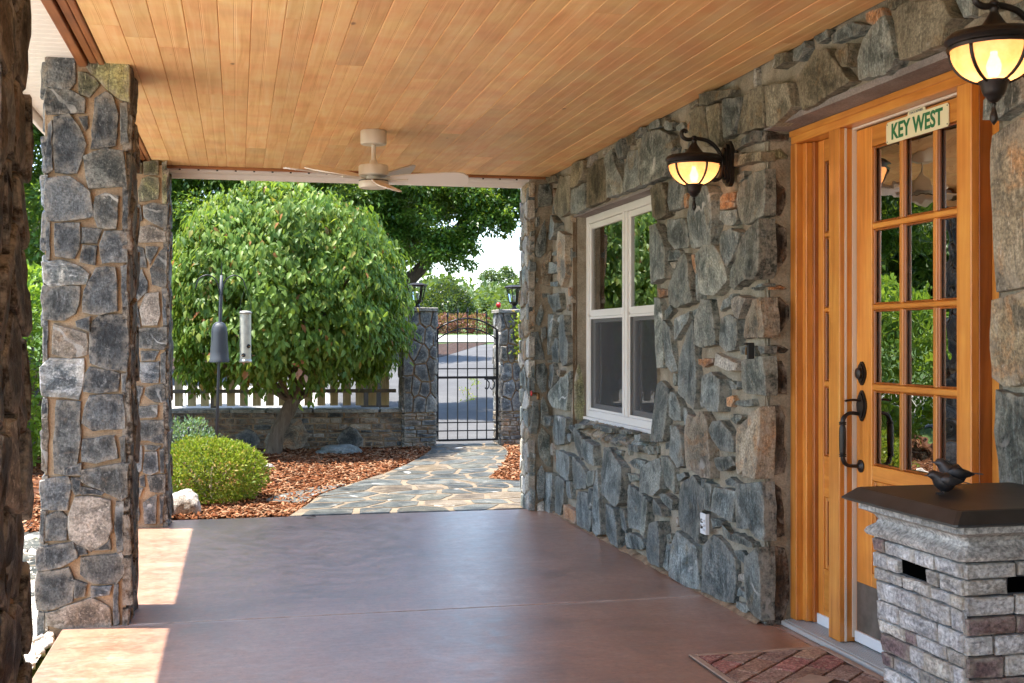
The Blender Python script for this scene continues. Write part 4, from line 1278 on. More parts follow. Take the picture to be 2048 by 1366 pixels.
def roof():
    m = MB()
    m.prism([(-1.12, -3.3, 2.605), (-1.12, 8.93, 2.605), (-1.12, 8.93, 2.66), (-1.12, -3.3, 2.66)], (0, 0, 0.0001))
    V = [(-1.15, -3.3, 2.605), (-1.15, 8.93, 2.605), (7.2, 8.93, 2.605), (7.2, -3.3, 2.605), (-1.15, -3.3, 2.66), (-1.15, 8.93, 2.66), (3.0, 8.93, 4.6), (3.0, -3.3, 4.6), (7.2, 8.93, 2.66), (7.2, -3.3, 2.66)]
    F = [(0, 1, 2, 3), (0, 4, 5, 1), (4, 7, 6, 5), (7, 9, 8, 6), (1, 5, 6, 8, 2), (0, 3, 9, 7, 4), (3, 2, 8, 9)]
    mesh_obj('roof', V, F, M_SHING, house)
roof()

# ------------------------------------------------------------------ pillars
def pillar(x0, x1, y0, y1, z1, data, label, seed, ax_side=.0):
    root = thing('stone_pillar', ((x0 + x1) / 2, (y0 + y1) / 2, 0), label, 'pillar', 'stone pillars holding the porch roof')
    core = MB().box((x0 + .02, y0 + .02, -.15), (x1 - .02, y1 - .02, z1)).build('core', M_GROUT, root)
    r = random.Random(seed); random.seed(seed)
    fr = Plane((0, y0, 0), (1, 0, 0), (0, 0, 1)); rt = Plane((x1, 0, 0), (0, 1, 0), (0, 0, 1))
    bk = Plane((0, y1, 0), (-1, 0, 0), (0, 0, 1)); lf = Plane((x0, 0, 0), (0, -1, 0), (0, 0, 1))
    for pl, a, b in ((fr, x0, x1), (rt, y0, y1), (bk, -x1, -x0), (lf, -y1, -y0)):
        grid_sheet('mortar', pl, a + .006, b - .006, -.14, z1, .02, -.010, .005, M_GROUT, root, sc_=14)
    def kind(): return MP[r.choices(['', 'r', 'v', 'm'], [8, 2, 1, 1])[0]]
    if data:
        for k, P in data:
            stone(fr, [(min(x1 + .004, max(x0 - .030, x)), z) for x, z in P], MP[k], root, d=r.uniform(.006, .014), back=.02, bev=.0045, step=.045, rough=.0032, grow=.0085, tilt=.004, lump=.0022, smooth=False)
    else:
        for c in cells(x0, x1, -.13, z1 - .02, .17, .17, .02, .4, r): stone(fr, c, kind(), root, d=r.uniform(.006, .02), back=.02, bev=.01, step=.05)
    if data and ax_side:   # far pillar: only its right part was traced
        for c in cells(x0, x0 + ax_side, -.13, z1 - .02, .17, .19, .02, .4, r): stone(fr, c, kind(), root, d=r.uniform(.006, .014), back=.02, bev=.009, step=.05)
    for pl, a, b in ((rt, y0, y1), (bk, -x1, -x0), (lf, -y1, -y0)):
        for c in cells(a - .004, b + .004, -.13, z1 - .02, .13 if pl is rt else .20, .20 if pl is rt else .16, .012, .4, r):
            stone(pl, c, MP['s'] if pl is rt and r.random() < .85 else kind(), root, d=r.uniform(.004, .022) if pl is rt else r.uniform(.0, .008), back=.02, bev=.008, step=.045, rough=.006, tilt=.012, lump=.007)  # right faces mostly take the brown darkened for shade
    return root
P0 = pillar(-.90, -.512, 2.73, 3.12, 2.47, None, 'dark stone pillar closest to the camera, at the left edge', 31)
P1 = pillar(-.824, -.474, 5.54, 5.95, 2.49, parse(NEAR_PILLAR_STONES), 'full height stone pillar with a pale speckled granite block, middle of the row', 32)
P2 = pillar(-.845, -.468, 8.40, 8.81, 2.44, parse(FAR_PILLAR_STONES), 'farthest stone pillar, partly hidden, beside the round yellow green shrub', 33, .16)
# ------------------------------------------------------------------ twin window
def window():
    x = 2.352; z0, z1 = .735, 2.108; y0, y1 = 6.20, 7.985
    win = MB()
    for a, b in (((x, y0, z0), (x + .07, y0 + .05, z1)), ((x, y1 - .05, z0), (x + .07, y1, z1)),
                 ((x, y0 + .0505, z1 - .05), (x + .07, y1 - .0505, z1)), ((x, y0 + .0505, z0), (x + .07, y1 - .0505, z0 + .045))):
        win.box(a, b, .004)
    root = win.build('window', M_VINYL, house)
    ym = 7.13
    box('mullion', (x - .004, ym - .045, z0 + .046), (x + .07, ym + .045, z1 - .051), M_VINYL, root, .004)
    box('mullion', (x - .010, ym - .010, z0 + .046), (x - .0045, ym + .010, z1 - .051), M_VINYL, root, .002)
    box('sill', (x - .022, y0 + .01, z0 - .022), (x + .06, y1, z0 - .001), M_VINYL, root, .003)
    zr = 1.43
    for a, b in ((y0 + .051, ym - .046), (ym + .046, y1 - .051)):
        # upper sash
        s = MB(); xs = x + .010
        s.box((xs, a, zr + .002), (xs + .03, a + .035, z1 - .052), .003).box((xs, b - .035, zr + .002), (xs + .03, b, z1 - .052), .003)
        s.box((xs, a + .0355, z1 - .090), (xs + .03, b - .0355, z1 - .052), .003).box((xs - .004, a + .0355, zr - .012), (xs + .03, b - .0355, zr + .034), .003)
        s.build('sash', M_VINYL, root)
        box('pane', (xs + .012, a + .030, zr + .030), (xs + .016, b - .030, z1 - .086), M_GLASS, root)
        # lower sash, set back, with a screen in front
        s = MB(); xs = x + .036
        s.box((xs, a, z0 + .047), (xs + .03, a + .035, zr - .014), .003).box((xs, b - .035, z0 + .047), (xs + .03, b, zr - .014), .003)
        s.box((xs, a + .0355, z0 + .047), (xs + .03, b - .0355, z0 + .090), .003).box((xs, a + .0355, zr - .050), (xs + .03, b - .0355, zr - .014), .003)
        s.build('sash', M_VINYL, root)
        box('pane', (xs + .012, a + .030, z0 + .086), (xs + .016, b - .030, zr - .046), M_GLASS, root)
        s = MB(); xs = x + .012
        for p, q in (((a, z0 + .047), (a + .014, zr - .013)), ((b - .014, z0 + .047), (b, zr - .013)), ((a + .0145, z0 + .047), (b - .0145, z0 + .061)), ((a + .0145, zr - .027), (b - .0145, zr - .013))):
            s.box((xs, p[0], p[1]), (xs + .008, q[0], q[1]))
        f = s.build('screen_frame', M_VINYL, root)
        mesh_obj('screen', [(xs + .004, a + .01, z0 + .055), (xs + .004, b - .01, z0 + .055), (xs + .004, b - .01, zr - .02), (xs + .004, a + .01, zr - .02)], [(0, 3, 2, 1)], M_SCREEN, root)
    # curtain inside
    V = []; n = 40
    for i in range(n + 1):
        y = 7.68 + .29 * i / n; V += [(2.52 + .015 * math.sin(i * 1.6), y, .7), (2.52 + .015 * math.sin(i * 1.6), y, 2.15)]
    c = mesh_obj('curtain', V, [(2 * i, 2 * i + 2, 2 * i + 3, 2 * i + 1) for i in range(n)], M_CURT, house, True)
window()

# ------------------------------------------------------------------ entry door with sidelights
ROWS = [(.768, 1.048), (1.09, 1.367), (1.404, 1.687), (1.726, 2.013)]
def lites(parent, xf, ycols, rows, y_lo, y_hi, z_lo, z_hi, thick, stile_ms=(M_DOOR, M_DOOR)):
    """stiles, rails, muntins and beaded glass panes of a glazed leaf; ycols: glass spans"""
    e = .009; ycols = [(a - e, b + e) for a, b in ycols]; rows = [(a - e, b + e) for a, b in rows]
    ylo, yhi = ycols[0][0], ycols[-1][1]
    box('stile', (xf, y_lo, z_lo), (xf + thick, ylo - .0005, z_hi), stile_ms[0], parent, .002)
    box('stile', (xf, yhi + .0005, z_lo), (xf + thick, y_hi, z_hi), stile_ms[1], parent, .002)
    box('rail', (xf + .0005, ylo, rows[-1][1]), (xf + thick, yhi, z_hi), M_DOORH, parent, .002)
    for (a, b), (c, d) in zip(rows[:-1], rows[1:]):
        box('muntin', (xf + .001, ylo, b), (xf + thick, yhi, c), M_DOORH, parent, .004)
    for (a, b), (c, d) in zip(ycols[:-1], ycols[1:]):
        for r0, r1 in rows: box('muntin', (xf + .001, b, r0 + .0005), (xf + thick, c, r1 - .0005), M_DOOR, parent, .004)
    for a, b in ycols:
        for r0, r1 in rows:
            m = MB(); w = .0095; x2 = xf + .006
            for p, q in (((a, r0), (a + w, r1)), ((b - w, r0), (b, r1)), ((a + w, r0), (b - w, r0 + w)), ((a + w, r1 - w), (b - w, r1))):
                m.box((x2, p[0] + .0006, p[1] + .0006), (x2 + .014, q[0] - .0006, q[1] - .0006), .004)
            m.build('glazing_bead', M_DOORD, parent)
            k = .0175 * (b - a)      # panes skewed to swing their reflections past the far pillar
            MB().prism([(xf + .0175, a + .004, r0 + .004), (xf + .0175 + k, b - .004, r0 + .004), (xf + .0175 + k, b - .004, r1 - .004), (xf + .0175, a + .004, r1 - .004)], (.004, 0, 0)).build('pane', M_GLASSD, parent)

def raised_panel(parent, xf, y0, y1, z0, z1, thick=.03):
    box('panel', (xf + .012, y0, z0), (xf + thick, y1, z1), M_DOORD, parent)
    m = MB(); w = .018
    for p, q in (((y0, z0), (y0 + w, z1)), ((y1 - w, z0), (y1, z1)), ((y0 + w, z0), (y1 - w, z0 + w)), ((y0 + w, z1 - w), (y1 - w, z1))):
        m.box((xf + .004, p[0], p[1]), (xf + .013, q[0], q[1]), .004)
    m.build('moulding', M_DOOR, parent)
    if y1 - y0 > .12: box('field', (xf + .004, y0 + .05, z0 + .05), (xf + .013, y1 - .05, z1 - .05), M_DOOR, parent, .006)

def entry():
    XF = 2.38
    fr = box('door_frame', (XF + .002, DOOR_Y0 + .006, 2.118), (2.497, DOOR_Y1 - .012, 2.176), M_DOORH, house, .003)
    box('casing', (XF - .006, DOOR_Y0 + .006, 2.150), (XF + .0015, DOOR_Y1 - .012, 2.176), M_DOORH, fr, .002)
    def post(y0, y1, side=.0, mm=M_DOOR):
        box('post', (XF, y0, .03), (2.497, y1, 2.117), mm, fr, .003)
    post(4.837, 4.893)                                   # far jamb
    box('stop', (XF + .030, 4.800, .032), (2.496, 4.8365, 2.116), M_DOOR, fr, .003)
    box('stop', (XF + .055, 4.775, .032), (2.496, 4.7995, 2.116), M_DOORD, fr, .003)
    post(4.448, 4.541)                                   # post between sidelight and door
    box('stop', (XF + .022, 4.4425, .032), (XF + .030, 4.4475, 2.116), M_STRIP, fr)
    box('weatherstrip', (XF + .055, 4.4405, .05), (XF + .073, 4.4475, 2.116), M_STRIP, fr)
    box('weatherstrip', (XF + .055, 3.645, 2.108), (XF + .073, 4.4400, 2.1165), M_STRIP, fr)
    post(3.553, 3.637)
    box('stop', (XF + .028, 3.5475, .032), (2.496, 3.5525, 2.116), M_DOORD, fr, .001)
    post(3.252, 3.300)
    box('stop', (XF + .030, 3.3005, .032), (2.496, 3.330, 2.116), M_DOOR, fr, .003)
    # leaf
    dr = box('door', (2.4535, 3.6405, .062), (2.492, 4.437, .075), M_DOOR, house)
    lites(dr, 2.450, [(3.675, 3.859), (3.901, 4.085), (4.127, 4.308)], ROWS, 3.640, 4.438, .076, 2.104, .042)
    box('rail', (2.4505, 3.6665, .70), (2.492, 4.3165, .7585), M_DOORH, dr, .002)
    box('rail', (2.4505, 3.6665, .076), (2.492, 4.3165, .33), M_DOORH, dr, .002)
    raised_panel(dr, 2.450, 3.667, 4.316, .331, .699, .04)
    box('kick_plate', (2.4465, 3.66, .082), (2.4497, 4.428, .278), M_KICK, dr, .001)
    box('sweep', (2.440, 3.642, .036), (2.4534, 4.436, .080), M_MINT, dr, .002)
    # hardware: deadbolt, latch plate, pull
    def plate(yc, zc, hw, hh, nm):
        poly = []
        for k in range(28):
            a = 2 * math.pi * k / 28; cy, cz = math.cos(a), math.sin(a)
            s = 1 + .08 * math.cos(4 * a)
            poly.append((2.4495, yc + hw * s * cy * (1 if abs(cz) < .8 else .92), zc + hh * cz * (1.0 if abs(cy) > .3 else 1.04)))
        m = MB().prism(poly, (-.007, 0, 0))
        m.prism([(2.4425, yc + (p[1] - yc) * .78, zc + (p[2] - zc) * .82) for p in poly], (-.006, 0, 0))
        return m.build(nm, M_BRONZE, dr)
    db = plate(4.388, 1.122, .030, .046, 'deadbolt')
    MB().lathe((2.436, 4.388, 1.122), [(.022, 0), (.022, -.010), (.014, -.014), (.004, -.016)], 20, 'X').build('keyway', M_BRONZE, db, True, auto=40)
    hp = plate(4.388, .992, .033, .060, 'handle')
    MB().tube(catmull([(2.44, 4.388, 1.012), (2.405, 4.388, 1.016), (2.375, 4.392, 1.012)], 4), [.005] * 9, 8, 1.8).build('thumb_latch', M_BRONZE, hp)
    gy = 4.400
    prof = catmull([(2.44, gy, .958), (2.40, gy, .962), (2.374, gy, .945), (2.368, gy, .915), (2.368, gy, .84), (2.368, gy, .80), (2.372, gy, .772), (2.392, gy, .752), (2.448, gy, .748)], 5)
    n = len(prof); rad = []
    for p in prof:
        z = p.z
        if p.x < 2.375 and .80 < z < .915: r_ = .0125 + .002 * math.sin((z - .80) / .115 * math.pi)
        elif p.x < 2.38: r_ = .0095
        else: r_ = .0075
        rad.append(r_)
    MB().tube(prof, rad, 14).build('grip', M_BRONZE, hp, True)
    for z in (.925, .918, .796, .789):
        MB().lathe((2.368, gy, z), [(.0125, -.003), (.0155, 0), (.0125, .003)], 14).build('collar', M_BRONZE, hp, True)
    MB().lathe((2.4495, gy, .748), [(.026, 0), (.026, -.005), (.016, -.011), (.010, -.016)], 20, 'X').build('rosette', M_BRONZE, hp, True, auto=40)
    # sidelights
    sl = box('sidelight', (2.4565, 4.5415, .05), (2.494, 4.7745, .062), M_DOORD, house)
    lites(sl, 2.454, [(4.602, 4.716)], ROWS, 4.5415, 4.7745, .063, 2.116, .038)
    box('rail', (2.4545, 4.5935, .585), (2.492, 4.7245, .7585), M_DOORH, sl, .002)
    box('rail', (2.4545, 4.5935, .063), (2.492, 4.7245, .275), M_DOORH, sl, .002)
    raised_panel(sl, 2.454, 4.594, 4.724, .2755, .5845, .036)
    box('sweep', (2.447, 4.5425, .030), (2.456, 4.7735, .075), M_MINT, sl, .001)
    sl = box('sidelight', (2.4565, 3.3305, .05), (2.494, 3.547, .062), M_DOORD, house)
    lites(sl, 2.454, [(3.385, 3.495)], ROWS, 3.3305, 3.547, .063, 2.116, .038)
    box('rail', (2.4545, 3.3765, .585), (2.492, 3.5035, .7585), M_DOORH, sl, .002)
    box('rail', (2.4545, 3.3765, .063), (2.492, 3.5035, .275), M_DOORH, sl, .002)
    raised_panel(sl, 2.454, 3.377, 3.503, .2755, .5845, .036)
    # ribbed threshold
    th = box('threshold', (2.335, DOOR_Y0 + .004, .0015), (2.497, DOOR_Y1 - .014, .022), M_ALU, house, .003)
    for k in range(9):
        MB().box((2.350 + k * .0125, DOOR_Y0 + .01, .0225), (2.3565 + k * .0125, DOOR_Y1 - .02, .0275), .001).build('rib', M_ALU, th)
    # paving of the doorway beyond the slab edge
entry()
tag(MB().box((2.302, DOOR_Y0 - .02, -.10), (2.5, DOOR_Y1 + .02, .0), 0).build('doorway_base', M_FLOOR), kind='structure')

# ------------------------------------------------------------------ street name sign on the door
def text_mesh(name, s, size, m, parent, loc, sx=1.0, ext=.0008, off=0.0, rot=None):
    cu = bpy.data.curves.new('lettering', 'FONT'); cu.body = s; cu.size = size; cu.extrude = ext; cu.offset = off
    cu.align_x = 'CENTER'; cu.align_y = 'CENTER'; cu.resolution_u = 4; cu.space_character = 1.02
    tmp = bpy.data.objects.new('lettering', cu); col.objects.link(tmp)
    me = bpy.data.meshes.new_from_object(tmp)
    bpy.data.objects.remove(tmp); bpy.data.curves.remove(cu)
    for v in me.vertices:
        v.co = Vector((0, -v.co.x * sx, v.co.y)) + Vector((-v.co.z, 0, 0))
    me.materials.clear(); me.materials.append(m)
    o = bpy.data.objects.new(name, me); col.objects.link(o)
    return put(o, loc, parent)
def sign():
    root = thing('street_sign', (2.445, 3.99, 2.05), 'cream street name plate with green KEY WEST lettering above the door glass', 'sign')
    y0, y1, z0, z1, c = 3.782, 4.200, 2.010, 2.094, .008
    poly = [(y1, z0 + c), (y1, z1 - c), (y1 - c, z1), (4.050, z1), (4.043, z1 + .018), (3.935, z1 + .018), (3.928, z1), (y0 + c, z1), (y0, z1 - c), (y0, z0 + c), (y0 + c, z0), (y1 - c, z0)]
    MB().prism([(2.4478, a, b) for a, b in poly], (-.003, 0, 0)).build('plate', M_SIGN, root)
    text_mesh('lettering', 'KEY WEST', .083, M_GREEN, root, (2.4442, 3.991, 2.050), .88, off=.0022)
    text_mesh('lettering', 'CONCH REPUBLIC', .0135, M_GREY, root, (2.4442, 3.989, 2.1005), .82)
    for a in (y0 + .008, y1 - .008):
        for b in (z0 + .009, z1 - .009):
            MB().lathe((2.4446, a, b), [(.0026, 0), (.0026, -.001)], 8, 'X').build('screw', M_BLACK, root)
sign()

# ------------------------------------------------------------------ wall lanterns
def wall_lantern(yc, label):
    xc = 2.065
    root = thing('wall_lantern', (2.245, yc, 2.08), label, 'lantern', 'bronze wall lanterns beside the door')
    pl = []
    for k in range(32):
        a = 2 * math.pi * k / 32
        pl.append((yc + .043 * math.cos(a), 2.080 + .045 * math.sin(a) + (.062 if math.sin(a) > 0 else -.062)))
    m = MB().prism([(2.250, a, b) for a, b in pl], (-.020, 0, 0))
    m.prism([(2.230, yc + (a - yc) * .78, 2.08 + (b - 2.08) * .86) for a, b in pl], (-.014, 0, 0))
    m.prism([(2.216, yc + (a - yc) * .50, 2.08 + (b - 2.08) * .70) for a, b in pl], (-.010, 0, 0))
    m.build('back_plate', M_BRONZE, root)
    MB().tube(catmull([(2.150, yc, 2.015), (2.170, yc, 2.003), (2.192, yc, 2.012), (2.203, yc, 2.045), (2.205, yc, 2.09), (2.185, yc, 2.140), (2.140, yc, 2.180), (2.08, yc, 2.192), (2.035, yc, 2.186), (2.010, yc, 2.196), (2.004, yc, 2.216), (2.016, yc, 2.228), (2.028, yc, 2.220)], 5),
              [.012] * 6 + [.0095] * 55, 10).build('scroll_arm', M_BRONZE, root, True)
    MB().tube([(2.206, yc, 2.075), (2.222, yc, 2.075)], .012, 10).build('arm_boss', M_BRONZE, root)
    MB().lathe((xc, yc, 0), [(.010, 2.204), (.014, 2.198), (.010, 2.190), (.016, 2.184), (.011, 2.176), (.013, 2.168), (.030, 2.142), (.046, 2.124), (.070, 2.118), (.122, 2.110), (.131, 2.100), (.133, 2.092), (.126, 2.086), (.122, 2.080), (.128, 2.074), (.124, 2.066), (.112, 2.068), (.105, 2.095)], 40, cap=True).build('canopy', M_BRONZE, root, True, auto=50)
    bowl = []
    for k in range(10):
        t = k / 9 * math.radians(72); bowl.append((.117 * math.cos(t), 2.072 - .100 * math.sin(t)))
    MB().lathe((xc, yc, 0), bowl, 36, cap=False).build('glass_bowl', M_BOWL, root, True)
    MB().lathe((xc, yc, 0), [(.006, 1.990), (.014, 1.995), (.019, 2.008), (.021, 2.022), (.016, 2.038), (.010, 2.050), (.010, 2.062)], 16).build('bulb', M_BULB, root, True)
    for k in range(5):
        a = 2 * math.pi * k / 5 + R(62)
        pts = [(xc + (r + .003) * math.cos(a), yc + (r + .003) * math.sin(a), z) for r, z in bowl]
        MB().tube(pts, .0052, 6).build('rib', M_BRONZE, root, True)
    MB().lathe((xc, yc, 0), [(.036, 1.984), (.042, 1.980), (.040, 1.973), (.036, 1.968), (.032, 1.950), (.026, 1.938), (.022, 1.936), (.020, 1.930), (.012, 1.922), (.005, 1.918)], 28).build('cup', M_BRONZE, root, True, auto=50)
    MB().lathe((xc, yc, 0), [(.004, 1.920), (.007, 1.914), (.004, 1.908), (.005, 1.902), (.010, 1.885), (.0115, 1.872), (.007, 1.864), (.001, 1.856)], 14).build('finial', M_BRONZE, root, True)
wall_lantern(5.24, 'lit bronze wall lantern between the window and the door')
wall_lantern(2.975, 'lit bronze wall lantern at the top right corner, nearest the camera')

# ------------------------------------------------------------------ ceiling fan
def fan():
    cx, cy = .768, 6.954
    root = thing('ceiling_fan', (cx, cy, 2.47), 'cream ceiling fan with five blades under the pine ceiling', 'ceiling fan')
    MB().lathe((cx, cy, 0), [(.073, 2.470), (.076, 2.466), (.076, 2.398), (.072, 2.390), (.030, 2.388)], 36).build('canopy', M_FAN, root, True, auto=40)
    MB().lathe((cx, cy, 0), [(.0125, 2.39), (.0125, 2.31), (.016, 2.300), (.022, 2.295), (.030, 2.270)], 20).build('downrod', M_FAN, root, True, auto=40)
    MB().lathe((cx, cy, 0), [(.032, 2.274), (.080, 2.270), (.086, 2.262), (.086, 2.214), (.078, 2.208), (.042, 2.206), (.040, 2.170)], 40).build('motor_housing', M_FAN, root, True, auto=40)
    MB().lathe((cx, cy, 0), [(.084, 2.176), (.087, 2.170), (.087, 2.148), (.080, 2.138), (.03, 2.134)], 40).build('light_plate', M_FAN, root, True, auto=40)
    MB().lathe((cx, cy, 0), [(.0855, 2.1768), (.0855, 2.1805), (.060, 2.182)], 36).build('gasket', M_BLACK, root, True)
    for ang, lift, pt in ((-86, -13, -13), (-14, 0, -26), (58, 12, -44), (130, 13, -12), (202, 2, -9)):
        a = R(ang); pts = []
        W0, W1 = .040, .068
        outl = [(.10, -.030), (.16, -W0), (.30, -.056), (.47, -W1), (.525, -.058), (.55, -.03), (.553, 0.01), (.545, .045), (.515, .066), (.45, .070), (.30, .058), (.16, .042), (.10, .030)]
        M = Matrix.Translation((cx, cy, 2.19)) @ Matrix.Rotation(a, 4, 'Z') @ Matrix.Rotation(R(-lift), 4, 'Y') @ Matrix.Rotation(R(pt), 4, 'X')
        V = [M @ Vector((p[0], p[1], -.004)) for p in outl] + [M @ Vector((p[0], p[1], .004)) for p in outl]
        n = len(outl)
        b = mesh_obj('blade', V, [tuple(range(n))[::-1], tuple(range(n, 2 * n))] + [(i, (i + 1) % n, n + (i + 1) % n, n + i) for i in range(n)], M_FANB, root)
        m = MB(); q = [(.04, -.016), (.13, -.011), (.20, -.009), (.20, .009), (.13, .011), (.04, .016)]
        VV = [M @ Vector((p[0], p[1], -.0105)) for p in q] + [M @ Vector((p[0], p[1], -.0045)) for p in q]
        m.add(VV, [tuple(range(6))[::-1], tuple(range(6, 12))] + [(i, (i + 1) % 6, 6 + (i + 1) % 6, 6 + i) for i in range(6)])
        m.build('blade_iron', M_FAN, root)
fan()

# ------------------------------------------------------------------ small fittings on the wall
def outlet():
    root = thing('power_outlet', (2.225, 5.53, .36), 'white and black weatherproof outlet low on the stone wall', 'outlet')
    box('cover_plate', (2.222, 5.502, .306), (2.230, 5.560, .408), M_MINT, root, .003)
    box('cover_edge', (2.2225, 5.492, .306), (2.245, 5.5015, .408), M_MINT, root, .002)
    for z in (.325, .347, .369): box('tab', (2.212, 5.496, z), (2.2215, 5.516, z + .011), M_MINT, root, .002)
    for z in (.331, .360): box('socket', (2.2195, 5.522, z), (2.2218, 5.548, z + .020), M_BLACK, root, .001)
outlet()
def bracket():
    root = thing('wall_bracket', (2.23, 4.96, 1.21), 'small black clip with a brass strip on the stone beside the door', 'bracket')
    box('body', (2.205, 4.948, 1.172), (2.235, 4.966, 1.245), M_BLACK, root, .002)
    box('lip', (2.192, 4.948, 1.234), (2.2045, 4.966, 1.245), M_BLACK, root, .001)
    box('strip', (2.2015, 4.9665, 1.19), (2.206, 4.972, 1.225), M_BRASS, root)
bracket()
def spigot():
    root = thing('hose_spigot', (2.14, 8.58, .862), 'aged brass garden spigot on the corner pier', 'spigot')
    MB().tube([(2.15, 8.59, .862), (2.15, 8.54, .862), (2.147, 8.525, .850), (2.145, 8.515, .825)], [.014, .013, .013, .012], 10).build('body', M_BRASS, root, True)
    MB().tube([(2.15, 8.545, .87), (2.13, 8.54, .872), (2.105, 8.535, .870)], .006, 8).build('stem', M_BRASS, root)
    MB().lathe((2.098, 8.535, .870), [(.018, -.004), (.021, 0), (.018, .004)], 14, 'X').build('handwheel', M_RED, root, True)
spigot()

# ------------------------------------------------------------------ column fire pit with a dark lid
M_FSTONE = stone_mat('cast_grey_ledgestone', (0.256, 0.256, 0.264), (0.432, 0.432, 0.44), (0.64, 0.64, 0.64), (0.144, 0.144, 0.16), streak=(10, 10, 40), flk=.60, lo=.85, hi=1.15, rough=.75)
M_FSTOND = stone_mat('cast_purple_ledgestone', (0.0945, 0.0607, 0.0648), (0.169, 0.115, 0.119), (0.27, 0.203, 0.203), (0.121, 0.081, 0.081), streak=(10, 10, 40), flk=.62, lo=.8, hi=1.15, rough=.75)
M_FJOINT = plain('cast_joint', (.045, .045, .05), .9, bump=(30, .5, .004))
M_FMOULD = stone_mat('cast_cove', (0.238, 0.231, 0.217), (0.378, 0.364, 0.35), (0.518, 0.504, 0.483), (0.168, 0.154, 0.14), streak=(3, 3, 16), flk=.70, lo=.98, hi=1.02, rough=.7)
def fire_column():
    cx, cy = 1.905, 2.771; h = .255
    root = thing('fire_column', (cx, cy, 0), 'square cast stone column with a dark bevelled lid in front of the door', 'fire column')
    def ring(hw, z, cc=.02):
        c = cc
        return [(cx - hw + c, cy - hw, z), (cx + hw - c, cy - hw, z), (cx + hw, cy - hw + c, z), (cx + hw, cy + hw - c, z), (cx + hw - c, cy + hw, z), (cx - hw + c, cy + hw, z), (cx - hw, cy + hw - c, z), (cx - hw, cy - hw + c, z)]
    def loft(rs, nm, m, sm=False):
        V = [p for r in rs for p in r]; F = []
        for i in range(len(rs) - 1):
            for k in range(8): F.append((i * 8 + k, i * 8 + (k + 1) % 8, (i + 1) * 8 + (k + 1) % 8, (i + 1) * 8 + k))
        F.append(tuple(range(8))[::-1]); F.append(tuple((len(rs) - 1) * 8 + k for k in range(8)))
        return mesh_obj(nm, V, F, m, root, sm)
    loft([ring(.262, .812, .006), ring(.274, .817, .008), ring(.274, .821, .008), ring(.244, .848, .008), ring(.238, .850, .008)], 'lid', M_GRILL)
    loft([ring(.205, .722, .012), ring(.226, .724, .012), ring(.232, .733, .012), ring(.226, .744, .012), ring(.209, .757, .012), ring(.204, .768, .012), ring(.212, .780, .012), ring(.232, .789, .012), ring(.242, .793, .012), ring(.242, .811, .012)], 'cove_moulding', M_FMOULD, False)
    def hw(z): return .168 + (.212 - .168) * min(1, z / .72)
    core = loft([ring(hw(0) - .014, 0, .01), ring(hw(.721) - .014, .721, .01)], 'core', M_FJOINT)
    r = random.Random(8); random.seed(8)
    sides = [((0, -1), (1, 0)), ((-1, 0), (0, -1)), ((1, 0), (0, 1)), ((0, 1), (-1, 0))]
    for si, (nrm, tan) in enumerate(sides):
        w0, w1 = hw(0), hw(.72)
        # plane leaning outwards towards the top
        o = Vector((cx + nrm[0] * w0, cy + nrm[1] * w0, 0))
        vdir = Vector((nrm[0] * (w1 - w0), nrm[1] * (w1 - w0), .72)).normalized()
        pl = Plane(o, (tan[0], tan[1], 0), vdir)
        z = .004; row = 0
        while z < .712:
            hgt = r.uniform(.034, .056); z2 = min(z + hgt, .720)
            if z2 > .702: z2 = .720
            for bk in (.638, .680):
                if z < bk - .001 and z2 > bk - .016: z2 = bk; break
            ww = hw((z + z2) / 2) - .002; u = -ww
            while u < ww - .02:
                L = r.uniform(.075, .17); L *= r.choice([.7, 1, 1, 1.3]); u2 = min(u + L, ww)
                if ww - u2 < .03: u2 = ww
                slot = si in (0, 1) and z2 > .64 and z < .678
                segs = [(u, u2)]
                if slot:
                    segs = []
                    if u < -.082: segs.append((u, min(u2, -.082)))
                    if u2 > .050: segs.append((max(u, .050), u2))
                for a, b in segs:
                    if b - a < .012: continue
                    e = [r.uniform(.0, .0035) for _ in range(6)]; P = [(a + .0012 + e[4], z + .0008 + e[0]), (b - .0012, z + .0008 + e[1]), (b - .0012 - e[5], z2 - .0008 - e[2]), (a + .0012, z2 - .0008 - e[3])]
                    stone(pl, P, M_FSTOND if r.random() < .13 else M_FSTONE, root, d=r.uniform(.001, .008), back=.012, bev=.005, step=.026, rough=.0012, tilt=.003, lump=.004, name='ledge_stone')
                u = u2
            z = z2; row += 1
        if si in (0, 1):
            P = [pl.p(a, b, -.0105) for a, b in ((-.080, .640), (.048, .640), (.048, .678), (-.080, .678))]
            MB().prism(P, pl.n * -.002).build('hand_slot_dark_sheet', M_SLOTDARK, root)  # near-black sheet, painted dark in place of a real hollow
fire_column()

# two little iron birds on the lid
def loft_pts(m, pts, radii, seg=14, sq=None):
    P = [Vector(p) for p in pts]; vs, fs = [], []
    for i, p in enumerate(P):
        t = (P[min(i + 1, len(P) - 1)] - P[max(i - 1, 0)]).normalized()
        x = Vector((0, 0, 1)).cross(t)
        if x.length < .05: x = Vector((1, 0, 0))
        x.normalize(); y = t.cross(x).normalized()
        rx, ry = radii[i] if isinstance(radii[i], tuple) else (radii[i], radii[i])
        for k in range(seg):
            a = 2 * math.pi * k / seg; vs.append(p + x * math.cos(a) * rx + y * math.sin(a) * ry)
    for i in range(len(P) - 1):
        for k in range(seg):
            a, b = i * seg + k, i * seg + (k + 1) % seg; fs.append((a, b, b + seg, a + seg))
    fs.append(tuple(reversed(range(seg)))); fs.append(tuple((len(P) - 1) * seg + k for k in range(seg)))
    return m.add(vs, fs)
M_BIRD = plain('patinated_iron', (.045, .040, .042), .45, .6, .5, (50, .4, .002), var=.5)
